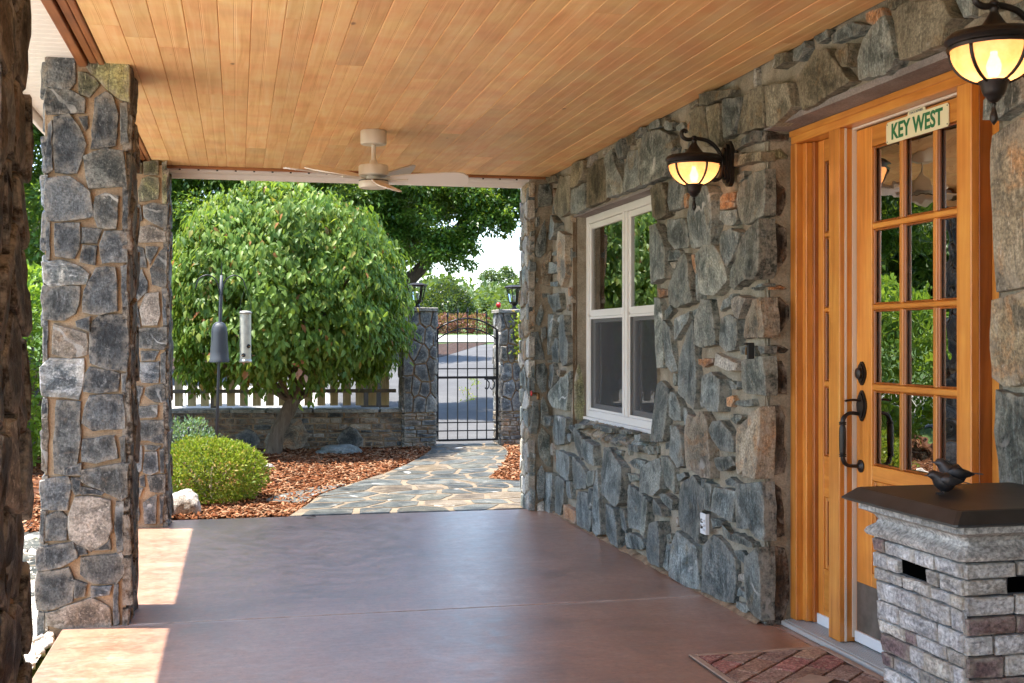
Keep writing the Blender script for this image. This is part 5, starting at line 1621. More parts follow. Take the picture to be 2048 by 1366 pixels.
def bird(loc, rz, label, headup, s=1.0, lift=0):
    root = thing('bird_figurine', loc, label, 'figurine', 'iron birds on the dark lid')
    T = Matrix.Translation(loc) @ Matrix.Rotation(rz, 4, 'Z') @ Matrix.Scale(s, 4)
    def tp(p): return T @ Vector(p)
    hb = headup
    # beak -> head -> breast -> belly -> rump (x forward)
    sp = [(.066, 0, .064 + hb * 1.25), (.054, 0, .065 + hb), (.046, 0, .067 + hb * .9), (.036, 0, .068 + hb * .75), (.027, 0, .064 + hb * .4), (.015, 0, .052), (.0, 0, .044), (-.016, 0, .041), (-.030, 0, .042), (-.042, 0, .045)]
    rd = [.0008, .0035, .0125, .0165, .0185, .027, .034, .034, .025, .010]
    m = loft_pts(MB(), [tp(p) for p in sp], [r * s for r in rd], 16); m.build('body', M_BIRD, root, True)
    m = MB()
    tail = [(-.034, -.010, .048), (-.034, .010, .048), (-.092, .013, .036 + hb * .5), (-.092, -.013, .036 + hb * .5)]
    m.prism([tp(p) for p in tail], (0, 0, .003 * s)); m.build('tail', M_BIRD, root)
    for sd in (-1, 1):
        wp = [tp((x, sd * y, z)) for x, y, z in ((.018, .024, .054), (.006, .030, .054), (-.012, .032, .050), (-.032, .026, .046), (-.052, .016, .045), (-.066, .010, .044))]
        loft_pts(MB(), wp, [(.003 * s, .004 * s), (.006 * s, .014 * s), (.006 * s, .018 * s), (.0045 * s, .014 * s), (.003 * s, .008 * s), (.001 * s, .002 * s)], 12).build('wing', M_BIRD, root, True)
        lg = [tp((.0, sd * .010, .022)), tp((.002, sd * .011, .004)), tp((.022, sd * .012, .002 - lift))]
        MB().tube(lg, .0022 * s, 6).build('leg', M_BIRD, root)
bird((1.80, 2.81, .8505), R(168), 'lower small iron bird facing left on the dark lid', 0.000, .75)
bird((1.905, 2.93, .8505), R(158), 'small iron bird with its head raised, standing behind the other one', .014, .86)

# ------------------------------------------------------------------ brick patterned door mat
def door_mat():
    x0, x1, y0, y1 = 1.74, 2.325, 3.42, 4.475
    root = thing('door_mat', ((x0 + x1) / 2, (y0 + y1) / 2, 0), 'rubber door mat with a raised diagonal brick pattern and tan border', 'door mat')
    mb_ = plain('mat_backing', (.085, .055, .042), .95)
    mt = plain('mat_border', (0.392, 0.297, 0.223), .9, bump=(150, .6, .002), var=.2)
    M1 = stone_mat('mat_red_brick', (0.272, 0.102, 0.085), (0.399, 0.162, 0.136), (0.51, 0.255, 0.212), (0.612, 0.459, 0.34), streak=(80, 80, 80), flk=.52, lo=.9, hi=1.1, rough=.9)
    M2 = stone_mat('mat_tan_brick', (0.32, 0.208, 0.16), (0.432, 0.304, 0.24), (0.544, 0.416, 0.32), (0.32, 0.16, 0.128), streak=(80, 80, 80), flk=.52, lo=.9, hi=1.1, rough=.9)
    box('backing', (x0, y0, .0015), (x1, y1, .007), mb_, root, .002)
    for a, b in (((x0, y0), (x0 + .028, y1)), ((x1 - .028, y0), (x1, y1)), ((x0 + .0285, y0), (x1 - .0285, y0 + .028)), ((x0 + .0285, y1 - .028), (x1 - .0285, y1))):
        box('border', (a[0], a[1], .0072), (b[0], b[1], .0125), mt, root, .003)
    c, s = math.cos(R(42)), math.sin(R(42)); W_, L_ = .103, .206
    r = random.Random(3)
    bx0, bx1, by0, by1 = x0 + .034, x1 - .034, y0 + .034, y1 - .034
    for j in range(-14, 15):
        for i in range(-8, 9):
            u0 = i * L_ + (j % 2) * L_ / 2; v0 = j * W_
            P = []
            for u, v in ((u0 + .005, v0 + .005), (u0 + L_ - .005, v0 + .005), (u0 + L_ - .005, v0 + W_ - .005), (u0 + .005, v0 + W_ - .005)):
                P.append((2.03 + u * c - v * s, 4.0 + u * s + v * c))
            P = clip_half(P, 1, 0, bx1)
            for h in ((-1, 0, -bx0), (0, 1, by1), (0, -1, -by0)):
                if len(P) >= 3: P = clip_half(P, *h)
            if len(P) < 3 or abs(area(P)) < .0006: continue
            if math.dist((sum(p[0] for p in P) / len(P), sum(p[1] for p in P) / len(P)), (2.03, 4.00)) < .075: continue
            n = len(P); cxm, cym = sum(p[0] for p in P) / n, sum(p[1] for p in P) / n
            V = [(p[0], p[1], .0065) for p in P] + [(p[0] + (cxm - p[0]) * .03, p[1] + (cym - p[1]) * .03, .0128) for p in P]
            mesh_obj('brick', V, [tuple(range(n, 2 * n))] + [(k, (k + 1) % n, n + (k + 1) % n, n + k) for k in range(n)], M1 if r.random() < .5 else M2, root)
    MB().prism([(2.03 + a * c - b * s, 4.0 + a * s + b * c, .0125) for a, b in ((-.10, -.05), (.10, -.05), (.10, .05), (-.10, .05))], (0, 0, .002)).build('centre_plaque', mt, root)
door_mat()
# ------------------------------------------------------------------ garden wall, gate pillars, gate
def garden_wall():
    root = thing('retaining_wall', (.5, 14.7, 0), 'low brown coursed stone wall with a flat slab cap behind the round tree', 'wall')
    A, B = Vector((-3.4, 15.05, 0)), Vector((1.925, 14.32, 0))
    u = (B - A).normalized(); L = (B - A).length
    pl = Plane(A, u, (0, 0, 1)); H_ = .40
    P = [A + Vector((0, .02, 0)), B + Vector((0, .02, 0)), B + Vector((0, .34, 0)), A + Vector((0, .34, 0))]
    MB().prism([p + Vector((0, 0, -.1)) for p in P], (0, 0, H_ + .1)).build('core', M_GROUT, root)
    grid_sheet('mortar', pl, 0, L, -.08, H_, .06, -.006, .008, M_GROUT, root)
    r = random.Random(17); random.seed(17)
    z = -.06
    while z < H_ - .01:
        h = r.uniform(.035, .075); z2 = min(z + h, H_)
        if H_ - z2 < .02: z2 = H_
        x = 1.2
        while x < L - .02:
            w = r.uniform(.10, .30); x2 = min(x + w, L)
            stone(pl, [(x + .006, z + .005 + r.uniform(0, .004)), (x2 - .006, z + .005 + r.uniform(0, .004)), (x2 - .006, z2 - .004), (x + .006, z2 - .004)],
                  r.choice([M_COURSE] * 4 + [MP[''], MP['r']]), root, d=r.uniform(.0, .028), back=.03, bev=.008, step=.06, rough=.005, tilt=.006, lump=.004)
            x = x2
        z = z2
    # bigger boulders set low in the wall
    for cx, w, h in ((2.95, .30, .20), (4.02, .26, .30), (3.55, .17, .13), (4.75, .16, .15)):
        Q = [(cx + w * math.cos(t) * r.uniform(.85, 1.1), max(-.05, .08 + h * math.sin(t) * r.uniform(.85, 1.1))) for t in np.linspace(.2, 6.2, 9)]
        stone(pl, Q, r.choice([MP[''], M_COURSE]), root, d=.034, back=.03, bev=.012, step=.06, rough=.006, tilt=.008, lump=.006)
    x = 0
    CP = Plane(A + Vector((0, 0, H_ + .004)), u, Vector((0, 0, 1)).cross(u))
    while x < L - .02:
        w = r.uniform(.35, .8); x2 = min(x + w, L)
        stone(CP, [(x + .004, -.03 - r.uniform(0, .02)), (x2 - .004, -.03 - r.uniform(0, .02)), (x2 - .004, .36), (x + .004, .36)], M_CAPST, root, d=.040, back=0, bev=.007, step=.12, rough=.008, tilt=.003, lump=.003, name='cap_stone')
        x = x2
garden_wall()

def gate_pillar(x0, x1, y0, y1, z1, label, seed):
    root = thing('gate_pillar', ((x0 + x1) / 2, (y0 + y1) / 2, 0), label, 'pillar', 'stone gate pillars')
    MB().box((x0 + .02, y0 + .02, -.1), (x1 - .02, y1 - .02, z1)).build('core', M_GROUT, root)
    r = random.Random(seed); random.seed(seed)
    F = (Plane((0, y0, 0), (1, 0, 0), (0, 0, 1)), x0, x1), (Plane((x1, 0, 0), (0, 1, 0), (0, 0, 1)), y0, y1), (Plane((x0, 0, 0), (0, -1, 0), (0, 0, 1)), -y1, -y0), (Plane((0, y1, 0), (-1, 0, 0), (0, 0, 1)), -x1, -x0)
    for pl, a, b in F:
        for c in cells(a, b, .40, z1, .15, .19, .014, .4, r):
            stone(pl, c, r.choice([M_GREYST] * 3 + [MP['']]), root, d=r.uniform(.004, .02), back=.03, bev=.009, step=.06, tilt=.006, lump=.006)
        z = -.06
        while z < .39:
            h = r.uniform(.035, .07); z2 = min(z + h, .392); x = a
            while x < b - .01:
                x2 = min(x + r.uniform(.1, .24), b)
                if b - x2 < .05: x2 = b
                stone(pl, [(x + .005, z + .005), (x2 - .005, z + .005), (x2 - .005, z2 - .004), (x + .005, z2 - .004)], r.choice([M_COURSE, M_COURSE, MP[''], M_GREYST]), root, d=r.uniform(.002, .022), back=.03, bev=.007, step=.06, tilt=.005, lump=.004)
                x = x2
            z = z2
    TP = Plane((0, 0, z1 + .001), (1, 0, 0), (0, 1, 0))
    stone(TP, [(x0 - .03, y0 - .03), (x1 + .03, y0 - .035), (x1 + .025, y1 + .03), (x0 - .03, y1 + .03)], M_CAPST, root, d=.042, back=0, bev=.008, step=.1, rough=.007, tilt=.002, lump=.002, name='cap_stone')
gate_pillar(1.93, 2.325, 14.25, 14.65, 1.615, 'stone gate pillar on the left side of the iron gate', 41)
gate_pillar(3.118, 3.52, 14.25, 14.65, 1.60, 'stone gate pillar on the right side of the iron gate, beside the house corner', 42)

def post_lantern(x, y, z, label):
    root = thing('post_lantern', (x, y, z), label, 'lantern', 'small lanterns on the gate pillars')
    c = (x, y, z)
    MB().lathe(c, [(.055, 0), (.055, .010), (.030, .018), (.022, .045), (.045, .066), (.058, .072)], 18).build('foot', M_BRONZE, root, True, auto=40)
    S = 6
    MB().lathe(c, [(.058, .072), (.064, .082), (.066, .094)], S).build('base_ring', M_BRONZE, root)
    MB().lathe(c, [(.060, .095), (.092, .255)], S, cap=False).build('glass', M_LGLASS, root)
    for k in range(S):
        a = 2 * math.pi * k / S
        MB().tube([(x + .064 * math.cos(a), y + .064 * math.sin(a), z + .094), (x + .096 * math.cos(a), y + .096 * math.sin(a), z + .256)], .006, 5).build('bar', M_BRONZE, root)
    MB().lathe(c, [(.098, .256), (.122, .264), (.126, .276), (.095, .292), (.060, .300), (.012, .304)], S).build('roof', M_BRONZE, root)
    MB().lathe(c, [(.016, .10), (.016, .17), (.006, .176)], 10).build('candle_socket', M_VINYL, root, True)
post_lantern(2.13, 14.45, 1.66, 'lantern on the left gate pillar in front of the dark tree')
post_lantern(3.335, 14.45, 1.645, 'lantern on the right gate pillar, half hidden by the house corner')

def gate():
    y = 14.33; x0, x1 = 2.352, 3.088; c = (x0 + x1) / 2
    root = thing('iron_gate', (c, y, .05), 'black iron garden gate with an arched top and spear bars', 'gate')
    def bar(nm, a, b, w, par=root): return MB().tube([a, b], w * .7, 4).build(nm, M_IRON, par)
    for x in (x0, x1): box('stile', (x - .014, y - .014, .045), (x + .014, y + .014, 1.40), M_IRON, root, .002)
    def arch(z, rise):
        return [(x0 + (x1 - x0) * t, y, z + rise * (1 - (2 * t - 1) ** 2)) for t in np.linspace(0, 1, 17)]
    MB().tube(arch(1.395, .135), .011, 6).build('arch', M_IRON, root, True)
    MB().tube(arch(1.275, .135), .009, 6).build('arch', M_IRON, root, True)
    for z, w in ((.055, .013), (.168, .007), (.268, .007), (.814, .014), (.920, .007)):
        box('rail', (x0 + .0145, y - w * .8, z - w), (x1 - .0145, y + w * .8, z + w), M_IRON, root, .001)
    for k, x in enumerate((2.478, 2.601, 2.724, 2.841, 2.959)):
        t = (x - x0) / (x1 - x0); top = 1.395 + .135 * (1 - (2 * t - 1) ** 2) + .06
        b = MB().tube([(x, y - .003, .06), (x, y - .003, top)], .0075, 6).build('bar', M_IRON, root)
        MB().lathe((x, y - .003, top), [(.006, 0), (.015, .018), (.013, .035), (.001, .085)], 6).build('spear', M_IRON, b)
    l = MB().box((2.93, y - .022, .785), (3.085, y - .012, .800)).build('latch', M_IRON, root)
    for xx in (2.955, 3.02):
        MB().tube([(xx, y - .03, .79), (xx + .03, y - .04, .75), (xx + .025, y - .045, .70), (xx - .005, y - .05, .665), (xx - .025, y - .05, .69)], .008, 6).build('hook', M_IRON, l)
    for z in (.22, 1.22): box('hinge', (x0 - .026, y - .016, z - .05), (x0 - .0145, y + .016, z + .05), M_IRON, root)
gate()
def red_ball():
    root = thing('red_reflector', (3.085, 14.22, 1.60), 'small red round reflector on the corner of the right gate pillar', 'reflector')
    MB().lathe((3.085, 14.215, 1.69), [(.004, -.032), (.022, -.025), (.031, 0), (.022, .025), (.004, .032)], 14).build('disc', M_RED, root, True)
    MB().tube([(3.085, 14.215, 1.66), (3.10, 14.25, 1.63)], .006, 6).build('stem', M_IRON, root)
red_ball()

def fence():
    A, B = Vector((-3.3, 15.62, 0)), Vector((1.93, 14.92, 0))
    root = thing('picket_fence', (A + B) / 2, 'low fence of pale wooden pickets on a grey rail behind the retaining wall', 'fence')
    u = (B - A).normalized(); n = Vector((-u.y, u.x, 0)); L = (B - A).length
    x = .05; r = random.Random(2)
    while x < L - .1:
        w = .098; p = A + u * x; h = .93 + r.uniform(-.01, .01); z0 = .455
        m = MB(); q = [(0, z0), (w, z0), (w, h), (0, h)]
        m.prism([p + u * a + Vector((0, 0, b)) for a, b in q], n * .018); m.build('picket', M_PICKET, root)
        x += .1575
    for z in (.615,):
        P = [A - n * .042 + Vector((0, 0, z)), B - n * .042 + Vector((0, 0, z)), B - n * .042 + Vector((0, 0, z + .045)), A - n * .042 + Vector((0, 0, z + .045))]
        MB().prism(P, n * .040).build('rail', M_RAIL, root)
    for xx in (.9, 3.0, 5.1):
        p = A + u * xx + n * .022
        MB().prism([p + Vector((0, 0, -.05)), p + u * .09 + Vector((0, 0, -.05)), p + u * .09 + n * .09 + Vector((0, 0, -.05)), p + n * .09 + Vector((0, 0, -.05))], (0, 0, .80)).build('post', M_RAIL, root)
fence()

def weeds():
    q = np.random.default_rng(12); n = 130; t = q.random(n)
    x = 3.85 + 1.25 * t + q.normal(0, .06, n) + .10 * np.sin(t * 11); y = 20.5 + 5.5 * t + q.normal(0, .1, n)
    P = np.stack([x, y, [gz(a, b) + .01 for a, b in zip(x, y)]], 1)
    leaves('driveway_weeds', P, q.normal(0, .5, (n, 3)) + np.array([0, 0, .8]), q.normal(size=(n, 3)),   .045, .022, L_SPI, None, True, .3, q)

# ------------------------------------------------------------------ bird feeder pole
def bird_station():
    bx, by = -.165, 11.0
    root = thing('feeder_pole', (bx - .01, by, -.03), 'black garden pole with two curved hooks and a bell shaped squirrel baffle', 'feeder pole')
    top = Vector((bx + .028, by, 1.90))
    def at(z): return Vector((bx - .028 + .056 * (z / 1.9), by, z))
    MB().tube([at(-.05), at(1.06), at(1.40), at(1.62), at(1.84)], [.0135, .0135, .0155, .0165, .0135], 10).build('pole', M_PLASTIC, root, True)
    MB().tube([at(1.84), at(1.97)], [.006, .002], 6).build('spike', M_IRON, root)
    for s, r_ in ((-1, .115), (1, .115)):
        b = at(1.66); pts = [b + Vector((s * .012, -.012, 0)), b + Vector((s * .018, -.012, .07)), b + Vector((s * .05, -.012, .145)), b + Vector((s * .115, -.012, .18)), b + Vector((s * .185, -.012, .150)), b + Vector((s * .215, -.012, .075)), b + Vector((s * .222, -.012, .06))]
        MB().tube(catmull(pts, 5), .0055, 7).build('hook', M_IRON, root, True)
    prof = [(.012, 1.425), (.030, 1.422), (.052, 1.405), (.066, 1.375), (.070, 1.33), (.072, 1.25), (.080, 1.16), (.083, 1.10), (.087, 1.092), (.087, 1.065), (.080, 1.065)]
    MB().lathe((bx + .008, by, 0), prof, 32, cap=False).build('baffle', M_PLASTIC, root, True, auto=50)
    fx, fy = bx + .235, by - .012
    f = thing('bird_feeder', (fx, fy, 1.06), 'clear tube bird feeder hanging from the right hook of the pole', 'bird feeder')
    c = (fx, fy, 0)
    MB().lathe(c, [(.050, 1.085), (.050, 1.50)], 24, cap=False).build('tube', M_SEED, f, True)
    MB().lathe(c, [(.046, 1.09), (.046, 1.26)], 24).build('seed', plain('bird_seed', (.34, .27, .17), .9, bump=(150, .8, .004), var=.4), f, True)
    MB().lathe(c, [(.055, 1.062), (.057, 1.075), (.052, 1.090)], 24).build('base', plain('feeder_metal', (.45, .43, .38), .4, .6), f, True)
    MB().lathe(c, [(.057, 1.498), (.058, 1.510), (.045, 1.522), (.012, 1.526)], 24).build('lid', plain('feeder_lid', (.30, .28, .25), .5, .3), f, True)
    for z, a in ((1.125, R(250)), (1.205, R(300)), (1.125, R(20)), (1.30, R(180))):
        d = Vector((math.cos(a), math.sin(a), 0)); o = Vector((fx, fy, z)) + d * .050
        t = Vector((-d.y, d.x, 0))
        poly = [o + t * (.019 * math.cos(k)) + Vector((0, 0, .022 * math.sin(k) + (.0 if math.sin(k) > 0 else .006))) for k in np.linspace(0, 6.28, 13)[:-1]]
        pt = MB().prism(poly, d * .004).build('port', M_BLACK, f)
        MB().tube([o, o + d * .035], .0035, 6).build('perch', M_BRASS, pt)
    for s in (-1, 1): MB().tube([(fx + s * .045, fy, 1.505), (fx + s * .043, fy, 1.60), (fx, fy, 1.735)], .0016, 5).build('wire', M_IRON, f)
bird_station()

# ------------------------------------------------------------------ foliage
def unit(v): return v / np.maximum(np.linalg.norm(v, axis=1, keepdims=True), 1e-9)

def leaves(name, P, A, N, Ln, Wd, m, parent=None, simple=False, droop=.25, r=rng, kind='stuff', origin=(0, 0, 0)):
    """P base points, A leaf axes, N leaf upper normals, Ln / Wd arrays"""
    n = len(P); A = unit(A); N = unit(N - (N * A).sum(1, keepdims=True) * A); S = np.cross(A, N)
    Ln = np.broadcast_to(Ln, n)[:, None]; Wd = np.broadcast_to(Wd, n)[:, None]
    if simple:
        V = np.stack([P, P + A * Ln * .45 + S * Wd * .5 + N * Wd * .12, P + A * Ln, P + A * Ln * .45 - S * Wd * .5 + N * Wd * .12], 1)
        f = np.array([[0, 1, 2, 3]]); k = 4; sz = np.full(n, 4)
        L = (f[None] + (np.arange(n) * k)[:, None, None]).reshape(-1)
    else:
        dn = -N * droop
        m1 = P + A * Ln * .33; m2 = P + A * Ln * .68 + dn * Ln * .18; tip = P + A * Ln + dn * Ln * .55
        e = N * Wd * .13
        V = np.stack([P, m1 - e * .6, m2 - e * .4, tip, m1 + S * Wd * .5 + e, m2 + S * Wd * .36 + e * .5, m1 - S * Wd * .5 + e, m2 - S * Wd * .36 + e * .5], 1)
        tri = [[0, 4, 1], [0, 1, 6], [2, 5, 3], [2, 3, 7]]; quad = [[1, 4, 5, 2], [1, 2, 7, 6]]
        fl = np.array(tri[0] + tri[1] + tri[2] + tri[3] + quad[0] + quad[1]); k = 8
        L = (fl[None] + (np.arange(n) * k)[:, None]).reshape(-1); sz = np.tile([3, 3, 3, 3, 4, 4], n)
    o = np_mesh(name, V.reshape(-1, 3), sz, L, m, parent, smooth=not simple, origin=origin)
    return tag(o, kind=kind) if kind else o

def rdir(n, r=rng): return unit(r.normal(size=(n, 3)))

def blob_leaves(name, clumps, per, Ln, Wd, m, parent, simple=True, droop=.3, shell=.35, up=.5, down=.35, r=rng, origin=(0, 0, 0)):
    """leaves scattered near the surface of many clumps (centre, radii)"""
    PP, AA, NN = [], [], []
    for c, rad in clumps:
        k = max(4, int(per * (rad[0] * rad[1] + rad[0] * rad[2]) / 2 / max(1e-6, clumps[0][1][0] ** 2)))
        d = rdir(k, r); f = 1 - shell * r.random((k, 1)) ** 1.5
        p = np.array(c) + d * np.array(rad) * f
        PP.append(p); AA.append(d * .7 + r.normal(size=(k, 3)) * .6 + np.array([0, 0, -down])); NN.append(d * .6 + r.normal(size=(k, 3)) * .45 + np.array([0, 0, up]))
    P, A, N = map(np.concatenate, (PP, AA, NN)); n = len(P)
    return leaves(name, P, A, N, Ln * r.uniform(.7, 1.25, n), Wd * r.uniform(.75, 1.2, n), m, parent, simple, droop, r, origin=origin)

def limb(root, pts, rads, m, nm='limb', seg=8): return MB().tube(catmull(pts, 4), np.interp(np.linspace(0, 1, (len(pts) - 1) * 4 + 1), np.linspace(0, 1, len(rads)), rads), seg).build(nm, m, root, True)

# the round tree
def round_tree():
    C = np.array([.53, 14.0, 1.78]); Rx, Rz = 1.33, 1.24
    bx, by = .41, 13.77
    root = thing('round_tree', (bx, by, -.02), 'round mushroom shaped tree with drooping pointed leaves and a short leaning trunk', 'tree')
    limb(root, [(bx - .05, by, -.06), (bx - .01, by, .02), (bx + .03, by, .22), (bx + .13, by + .02, .43), (bx + .22, by + .03, .60)], [.13, .095, .082, .085, .080], M_BARK, 'trunk', 14)
    fk = Vector((bx + .21, by + .03, .55)); r = random.Random(6)
    tips = [(-.95, -.5, 1.15), (-.75, .2, 1.5), (-.35, -.7, 1.7), (.0, -.3, 2.3), (-.1, .5, 2.4), (.55, -.5, 1.9), (.95, -.4, 1.35), (1.15, .2, 1.55), (.75, .6, 2.1), (.35, -.85, 1.5), (.3, .1, 2.6)]
    for t in tips:
        T = Vector((.53 + t[0], 14.0 + t[1], t[2]))
        mid1 = fk.lerp(T, .33) + Vector((0, 0, -.02)) + Vector((r.uniform(-.06, .06), r.uniform(-.06, .06), 0)); mid2 = fk.lerp(T, .68) + Vector((r.uniform(-.07, .07), r.uniform(-.07, .07), .0))
        limb(root, [fk, mid1, mid2, T], [.031, .022, .015, .007], M_BARK, 'limb', 8)
        for q in range(2):
            s = mid2 + Vector((r.uniform(-.05, .05), r.uniform(-.05, .05), 0)); e = T + Vector((r.uniform(-.4, .4), r.uniform(-.4, .4), r.uniform(-.1, .35)))
            limb(root, [s, s.lerp(e, .5) + Vector((0, 0, .05)), e], [.014, .010, .005], M_BARK, 'twig', 6)
    q = np.random.default_rng(5)
    # sprays: each hangs leaves from a short drooping shoot near the crown surface
    ns = 7600; d = rdir(ns * 2, q); d = d[(d[:, 2] > -.80)][:ns]; ns = len(d)
    lump = np.array([noise.noise(Vector(v) * 2.3) + .5 * noise.noise(Vector(v) * 6) for v in d])
    tier = np.array([noise.noise(Vector((v[0] * 3.2, v[1] * 3.2, v[2] * 9 + 5))) for v in d])
    keep = (tier > -.22) | (q.random(ns) < .22); d, lump, tier = d[keep], lump[keep], tier[keep]; ns = len(d)
    rad = 1 + .085 * lump + .10 * tier + q.normal(0, .032, ns) - .30 * (q.random(ns) ** 4) + .07 * (q.random(ns) > .965)
    wd = Rx * (1 + .16 * np.clip(-d[:, 2], 0, .6)); sh = np.stack([wd, wd, np.where(d[:, 2] > 0, Rz, Rz * 1.02)], 1)
    S0 = C + d * sh * rad[:, None]
    ok = S0[:, 2] > .50 + .14 * np.abs(lump); S0, d = S0[ok], d[ok]; ns = len(S0)
    k = 6
    P = np.repeat(S0, k, 0) + q.normal(0, .035, (ns * k, 3)) + np.tile(np.linspace(-.05, .03, k)[:, None], (ns, 1)) * np.repeat(d, k, 0) * 1.4
    D = np.repeat(d, k, 0)
    tang = q.normal(size=(ns * k, 3)); tang -= (tang * D).sum(1, keepdims=True) * D; tang = unit(tang)
    A = D * .35 + tang * .55 + np.array([0, 0, -.85]) + q.normal(0, .15, (ns * k, 3))
    N = D * .9 + np.array([0, 0, .55]) + q.normal(0, .30, (ns * k, 3))
    n = len(P); Ln = q.uniform(.048, .112, n); Wd = Ln * q.uniform(.36, .52, n)
    # 300 nearest leaves are leaves of their own
    dist = np.linalg.norm(P - np.array([0, 0, 1.25]), axis=1); order = np.argsort(dist)
    near, rest = order[:300], order[300:]
    leaves('foliage', P[rest], A[rest], N[rest], Ln[rest], Wd[rest], L_DOG, root, False, .45, q)
    tmpl = leaves('leaf', np.zeros((1, 3)), np.array([[1., 0, 0]]), np.array([[0, 0, 1.]]), np.array([1.]), np.array([.48]), L_DOG, root, False, .45, q, None)
    AA = unit(A[near]); NN = unit(N[near] - (N[near] * AA).sum(1, keepdims=True) * AA); SS = np.cross(NN, AA)
    for i, idx in enumerate(near):
        o = tmpl if i == 0 else tmpl.copy()
        if i: col.objects.link(o)
        M = Matrix(((AA[i][0], SS[i][0], NN[i][0], 0), (AA[i][1], SS[i][1], NN[i][1], 0), (AA[i][2], SS[i][2], NN[i][2], 0), (0, 0, 0, 1)))
        o.matrix_local = Matrix.Translation(Vector(P[idx]) - WLOC[root.name]) @ M @ Matrix.Scale(Ln[idx], 4)
    # inner leaves
    n = 7000; d = rdir(n, q); p = C + d * np.array([Rx, Rx, Rz]) * (q.uniform(.35, .9, (n, 1))); p = p[p[:, 2] > .85]; n = len(p)
    leaves('inner_foliage', p, q.normal(size=(n, 3)) + np.array([0, 0, -.6]), q.normal(size=(n, 3)) + np.array([0, 0, .8]), .10, .05, L_DOG, root, True, .3, q)
    # a few turning leaves
    P = []
    for c in ((-.22, 13.0, 1.40), (.13, 12.92, 1.52), (.10, 12.90, 1.43), (.62, 12.72, .98), (-.20, 12.95, 1.46)):
        P += [np.array(c) + q.normal(0, .035, 3) for _ in range(7)]
    P = np.array(P); n = len(P)
    leaves('turning_leaves', P, q.normal(0, .5, (n, 3)) + np.array([0, -.2, -.9]), q.normal(0, .3, (n, 3)) + np.array([0, -1, .3]), .10, .048, L_AUT, root, False, .4, q)
round_tree()

def dense_shrub(name, c, rad, n, Ln, Wd, m, label, cat, seed=1, group=None, stems=5, simple=True, zmin=-.02, lumps=.12):
    q = np.random.default_rng(seed); c = np.array(c)
    root = thing(name, (c[0], c[1], gz(c[0], c[1])), label, cat, group)
    d = rdir(n, q); lump = np.array([noise.noise(Vector(v) * 3 + Vector((seed, 0, 0))) + .6 * noise.noise(Vector(v) * 8) for v in d])
    f = 1 + lumps * lump + q.normal(0, .03, n) - .35 * q.random(n) ** 3
    P = c + d * np.array(rad) * f[:, None]; ok = P[:, 2] > gz(c[0], c[1]) + zmin; P, d = P[ok], d[ok]; n = len(P)
    leaves('foliage', P, d * .8 + q.normal(0, .6, (n, 3)) + np.array([0, 0, .25]), d * .5 + q.normal(0, .5, (n, 3)) + np.array([0, 0, .6]), Ln * q.uniform(.7, 1.3, n), Wd * q.uniform(.7, 1.2, n), m, root, simple, .3, q)
    r = random.Random(seed); b = Vector((c[0], c[1], gz(c[0], c[1]) - .03))
    for k in range(stems):
        a = 6.283 * k / stems + .4; e = Vector((c[0] + rad[0] * .6 * math.cos(a), c[1] + rad[1] * .6 * math.sin(a), c[2] + rad[2] * .35))
        limb(root, [b, b.lerp(e, .5) + Vector((0, 0, .04)), e], [.02 * rad[0] / .4, .012, .006], M_BARK, 'stem', 6)
    return root
dense_shrub('round_shrub', (-.22, 9.83, .20), (.43, .42, .27), 15000, .030, .013, L_SPI, 'low rounded yellow green shrub by the path beside the far stone pillar', 'shrub', 3, stems=6)
dense_shrub('leafy_perennial', (-.52, 11.6, .22), (.34, .30, .28), 3800, .040, .016, L_MINT, 'loose grey green perennial plant behind the yellow green shrub', 'plant', 4, lumps=.35)
dense_shrub('tall_shrub', (-2.15, 12.9, 1.0), (.75, .7, .95), 9000, .07, .035, L_BRIGHT, 'bright green shrub at the left edge behind the stone pillars', 'shrub', 5, simple=False)
dense_shrub('tall_shrub', (-3.5, 11.6, .95), (.95, .9, 1.05), 9000, .075, .036, L_BRIGHT, 'bright green shrub mirrored in the door glass, left of the gravel yard', 'shrub', 7, simple=False)
dense_shrub('tall_shrub', (-5.0, 13.6, 1.2), (1.2, 1.0, 1.4), 9000, .09, .042, L_BRIGHT, 'tallest bright green shrub at the far side of the gravel yard', 'shrub', 8, simple=True)
dense_shrub('clipped_shrub', (9.28, 54, 2.75), (1.15, 1.1, 1.1), 5200, .15, .08, L_HOLLY, 'dark rounded clipped shrub beyond the road behind the red bushes', 'shrub', 6, zmin=0)

def vine():
    root = thing('climbing_plant', (3.30, 14.20, 0), 'yellow green climber on the right gate pillar beside the house corner', 'plant')
    q = np.random.default_rng(9); n = 420
    P = np.stack([q.normal(3.37, .05, n), q.uniform(14.12, 14.24, n), q.uniform(1.05, 1.62, n)], 1)
    leaves('foliage', P, q.normal(0, .6, (n, 3)) + np.array([0, -.4, -.4]), q.normal(0, .4, (n, 3)) + np.array([0, -1, .4]), .055, .028, L_SPI, root, True, .3, q)
    limb(root, [(3.40, 14.22, -.03), (3.36, 14.22, .8), (3.38, 14.22, 1.5)], [.010, .008, .004], M_BARK, 'stem', 6)
vine()
weeds()

